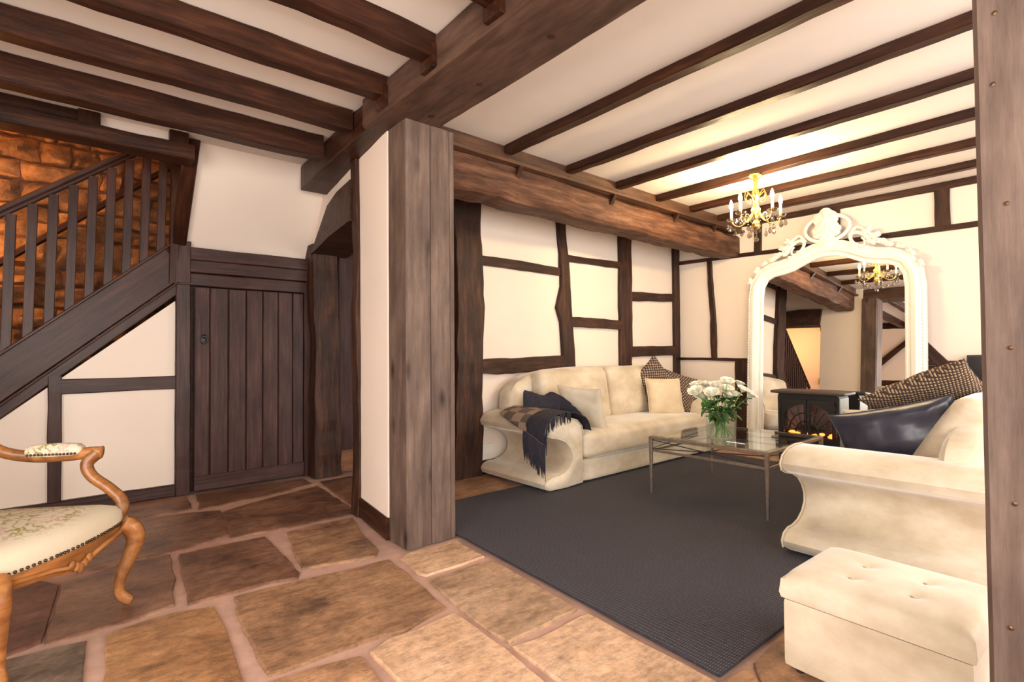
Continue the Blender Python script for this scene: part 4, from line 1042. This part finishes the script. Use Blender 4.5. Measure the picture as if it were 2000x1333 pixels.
# ------------------------------------------------------------------ armchair with carved frame
chair = tag(empty('armchair', (-.215, 2.81, 0), (0, 0, math.radians(51.5))), 'carved honey-coloured wooden armchair with floral tapestry seat', 'chair')
def leg(sx, y, front):
    if front:
        pts = [(sx * .285, y - .01, .355), (sx * .315, y - .035, .32), (sx * .322, y - .045, .27), (sx * .305, y - .03, .20), (sx * .282, y - .01, .12), (sx * .276, y - .008, .06), (sx * .292, y - .028, .022), (sx * .302, y - .042, .012)]
        r = [.030, .034, .032, .026, .020, .017, .020, .016]
    else:
        pts = [(sx * .235, y, .36), (sx * .24, y + .01, .2), (sx * .25, y + .05, .012)]; r = [.026, .020, .016]
    q = spline(pts, 4); rr = []
    for i in range(len(q)):
        t = i / 4; k = min(int(t), len(r) - 2); rr.append(1.15 * (r[k] + (r[k + 1] - r[k]) * (t - k)))
    MB().tube(q, rr, 10).build('leg', 'wood_chair', chair, True)
leg(1, -.25, True); leg(-1, -.25, True); leg(1, .24, False); leg(-1, .24, False)
def seat_outline(k, n=48):
    """serpentine plan of the seat, scaled by k"""
    pts = []
    ctrl = [(-.30, -.245), (-.17, -.275), (0, -.29), (.17, -.275), (.30, -.245), (.325, -.20), (.30, 0.0), (.255, .235), (.10, .255), (-.10, .255), (-.255, .235), (-.30, 0), (-.325, -.20), (-.30, -.245)]
    return [(p.x * k, p.y * k) for p in spline([(a, b, 0) for a, b in ctrl], 4)][:-1]
out = seat_outline(1.0); n = len(out)
def zap(x, y):                                                  # scalloped underside of the rail
    return .295 - (.03 * math.exp(-(x / .09) ** 2) if y < -.2 else .0) + (.02 * (abs(x) / .3) ** 4)
v = []; f = []
for (k, dz) in ((.96, 0), (1.03, 0), (1.035, 1), (.99, 1)):
    for x, y in out: v.append((x * k, y * k, zap(x, y) if dz == 0 else .350))
for j in range(4):
    for i in range(n): f.append((j * n + i, j * n + (i + 1) % n, ((j + 1) % 4) * n + (i + 1) % n, ((j + 1) % 4) * n + i))
make('seat_rail', v, f, 'wood_chair', chair, None, 40)
MB().tube([(x * 1.045, y * 1.045, .318 + zap(x, y) - .295) for x, y in out + out[:1]], .009, 6).build('rail_moulding', 'wood_chair', chair, True)
for k in range(5):
    MB().ball((-.04 + .02 * k, -.308, .30 - .012 * (2 - abs(k - 2))), .016, 1, .5, 1.2, 8, 5).build('carved_leaf', 'wood_chair', chair, True)
v = []; f = []; rings = [(1.0, .345), (1.012, .365), (1.0, .40), (.95, .425), (.82, .442), (.6, .455), (.35, .462)]
for k, z in rings:
    for x, y in out: v.append((x * k, y * k, z))
v.append((0, 0, .464))
for j in range(len(rings) - 1):
    for i in range(n): f.append((j * n + i, j * n + (i + 1) % n, (j + 1) * n + (i + 1) % n, (j + 1) * n + i))
L0 = (len(rings) - 1) * n
for i in range(n): f.append((L0 + i, L0 + (i + 1) % n, len(v) - 1))
seat = make('seat', v, f, 'tapestry', chair, None, True)
nails = MB(); per = [Vector((x * 1.02, y * 1.02, .358)) for x, y in out]
for i in range(n):
    a, b = per[i], per[(i + 1) % n]; k = max(1, int((b - a).length / .015))
    for j in range(k): p = a.lerp(b, j / k); nails.ball(tuple(p), .0062, n=6, m=4)
no = nails.build('nail_trim', 'brass_nail', seat, True); no['kind'] = 'stuff'
for sx in (-1, 1):
    q = spline([(sx * .315, -.20, .34), (sx * .355, -.215, .42), (sx * .345, -.165, .49), (sx * .318, -.105, .555), (sx * .318, -.082, .61), (sx * .345, -.105, .652)], 5)
    MB().tube(q, [.031 - .006 * math.sin(i / len(q) * 3.1) for i in range(len(q))], 10, flat=.8).build('arm_support', 'wood_chair', chair, True)
    q = spline([(sx * .355, -.125, .655), (sx * .34, -.085, .658), (sx * .325, 0, .648), (sx * .30, .13, .648), (sx * .27, .22, .67), (sx * .255, .27, .70)], 5)
    MB().tube(q, [.026, .030] + [.025] * (len(q) - 2), 10, flat=.85).build('arm_rail', 'wood_chair', chair, True)
    vv, ff = rbox(0, 0, 0, .066, .22, .050, .024, (0, 0, .008), 8)
    pad = make('arm_pad', vv, ff, 'tapestry', chair, Matrix.Translation((sx * .318, .055, .672)) @ Matrix.Rotation(sx * .19, 4, 'Z'), True)
    nm = MB()
    for k in range(14):
        for s2 in (-1, 1): nm.ball((s2 * .032, -.09 + .18 * k / 13, -.012), .0055, n=6, m=4)
    q2 = nm.build('nail_trim', 'brass_nail', pad, True); q2['kind'] = 'stuff'
bk = [(.255 * math.cos(t) * (1 - .12 * math.sin(t)), .30 * math.sin(t)) for t in [i * 2 * math.pi / 32 for i in range(33)]]
Mb = Matrix.Translation((0, .29, .74)) @ Matrix.Rotation(math.radians(-12), 4, 'X')
MB().tube([(x, 0, z) for x, z in bk], .022, 8).build('back_frame', 'wood_chair', chair, True, Mb)
v = [(0, -.045, 0)]; f = []
for ring in range(1, 5):
    for x, z in bk[:-1]: v.append((x * .96 * ring / 4, -.045 * (1 - (ring / 4) ** 3) - .005, z * .96 * ring / 4))
for i in range(32): f.append((0, 1 + i, 1 + (i + 1) % 32))
for r_ in range(3):
    for i in range(32): f.append((1 + r_ * 32 + i, 1 + r_ * 32 + (i + 1) % 32, 1 + (r_ + 1) * 32 + (i + 1) % 32, 1 + (r_ + 1) * 32 + i))
m0 = len(v); v += [(p[0], .02, p[2]) for p in v]; f += [tuple(i + m0 for i in q) for q in f]
f += [(97 + i, 97 + (i + 1) % 32, m0 + 97 + (i + 1) % 32, m0 + 97 + i) for i in range(32)]
make('back_pad', v, f, 'tapestry', chair, Mb, True)
for sx in (-1, 1): MB().tube([(sx * .225, .245, .35), (sx * .20, .265, .50)], .022, 8).build('back_stile', 'wood_chair', chair, True)

# ------------------------------------------------------------------ television, socket
tv = tag(empty('television', (5.925, 0.50, 0.66)), 'black flat screen television on the wall right of the mirror', 'television')
v, f = rbox(0, 0, .19, .045, .76, .38, .008, n=6); make('casing', v, f, 'plastic_black', tv, None, 40)
MB().box(-.0245, -.0225, -.365, .365, .025, .365).build('screen', 'screen', tv)
MB().box(.02, .05, -.10, .10, .10, .28).build('wall_bracket', 'plastic_black', tv)
so = tag(empty('wall_socket', (2.86, 3.745, 0.22)), 'white double wall socket low beside the sofa', 'socket')
MB().box(-.073, .073, -.010, 0, -.043, .043).build('face_plate', 'socket_white', so)
for s in (-1, 1): MB().box(s * .035 - .009, s * .035 + .009, -.013, -.010, .012, .028).build('rocker_switch', 'socket_white', so)
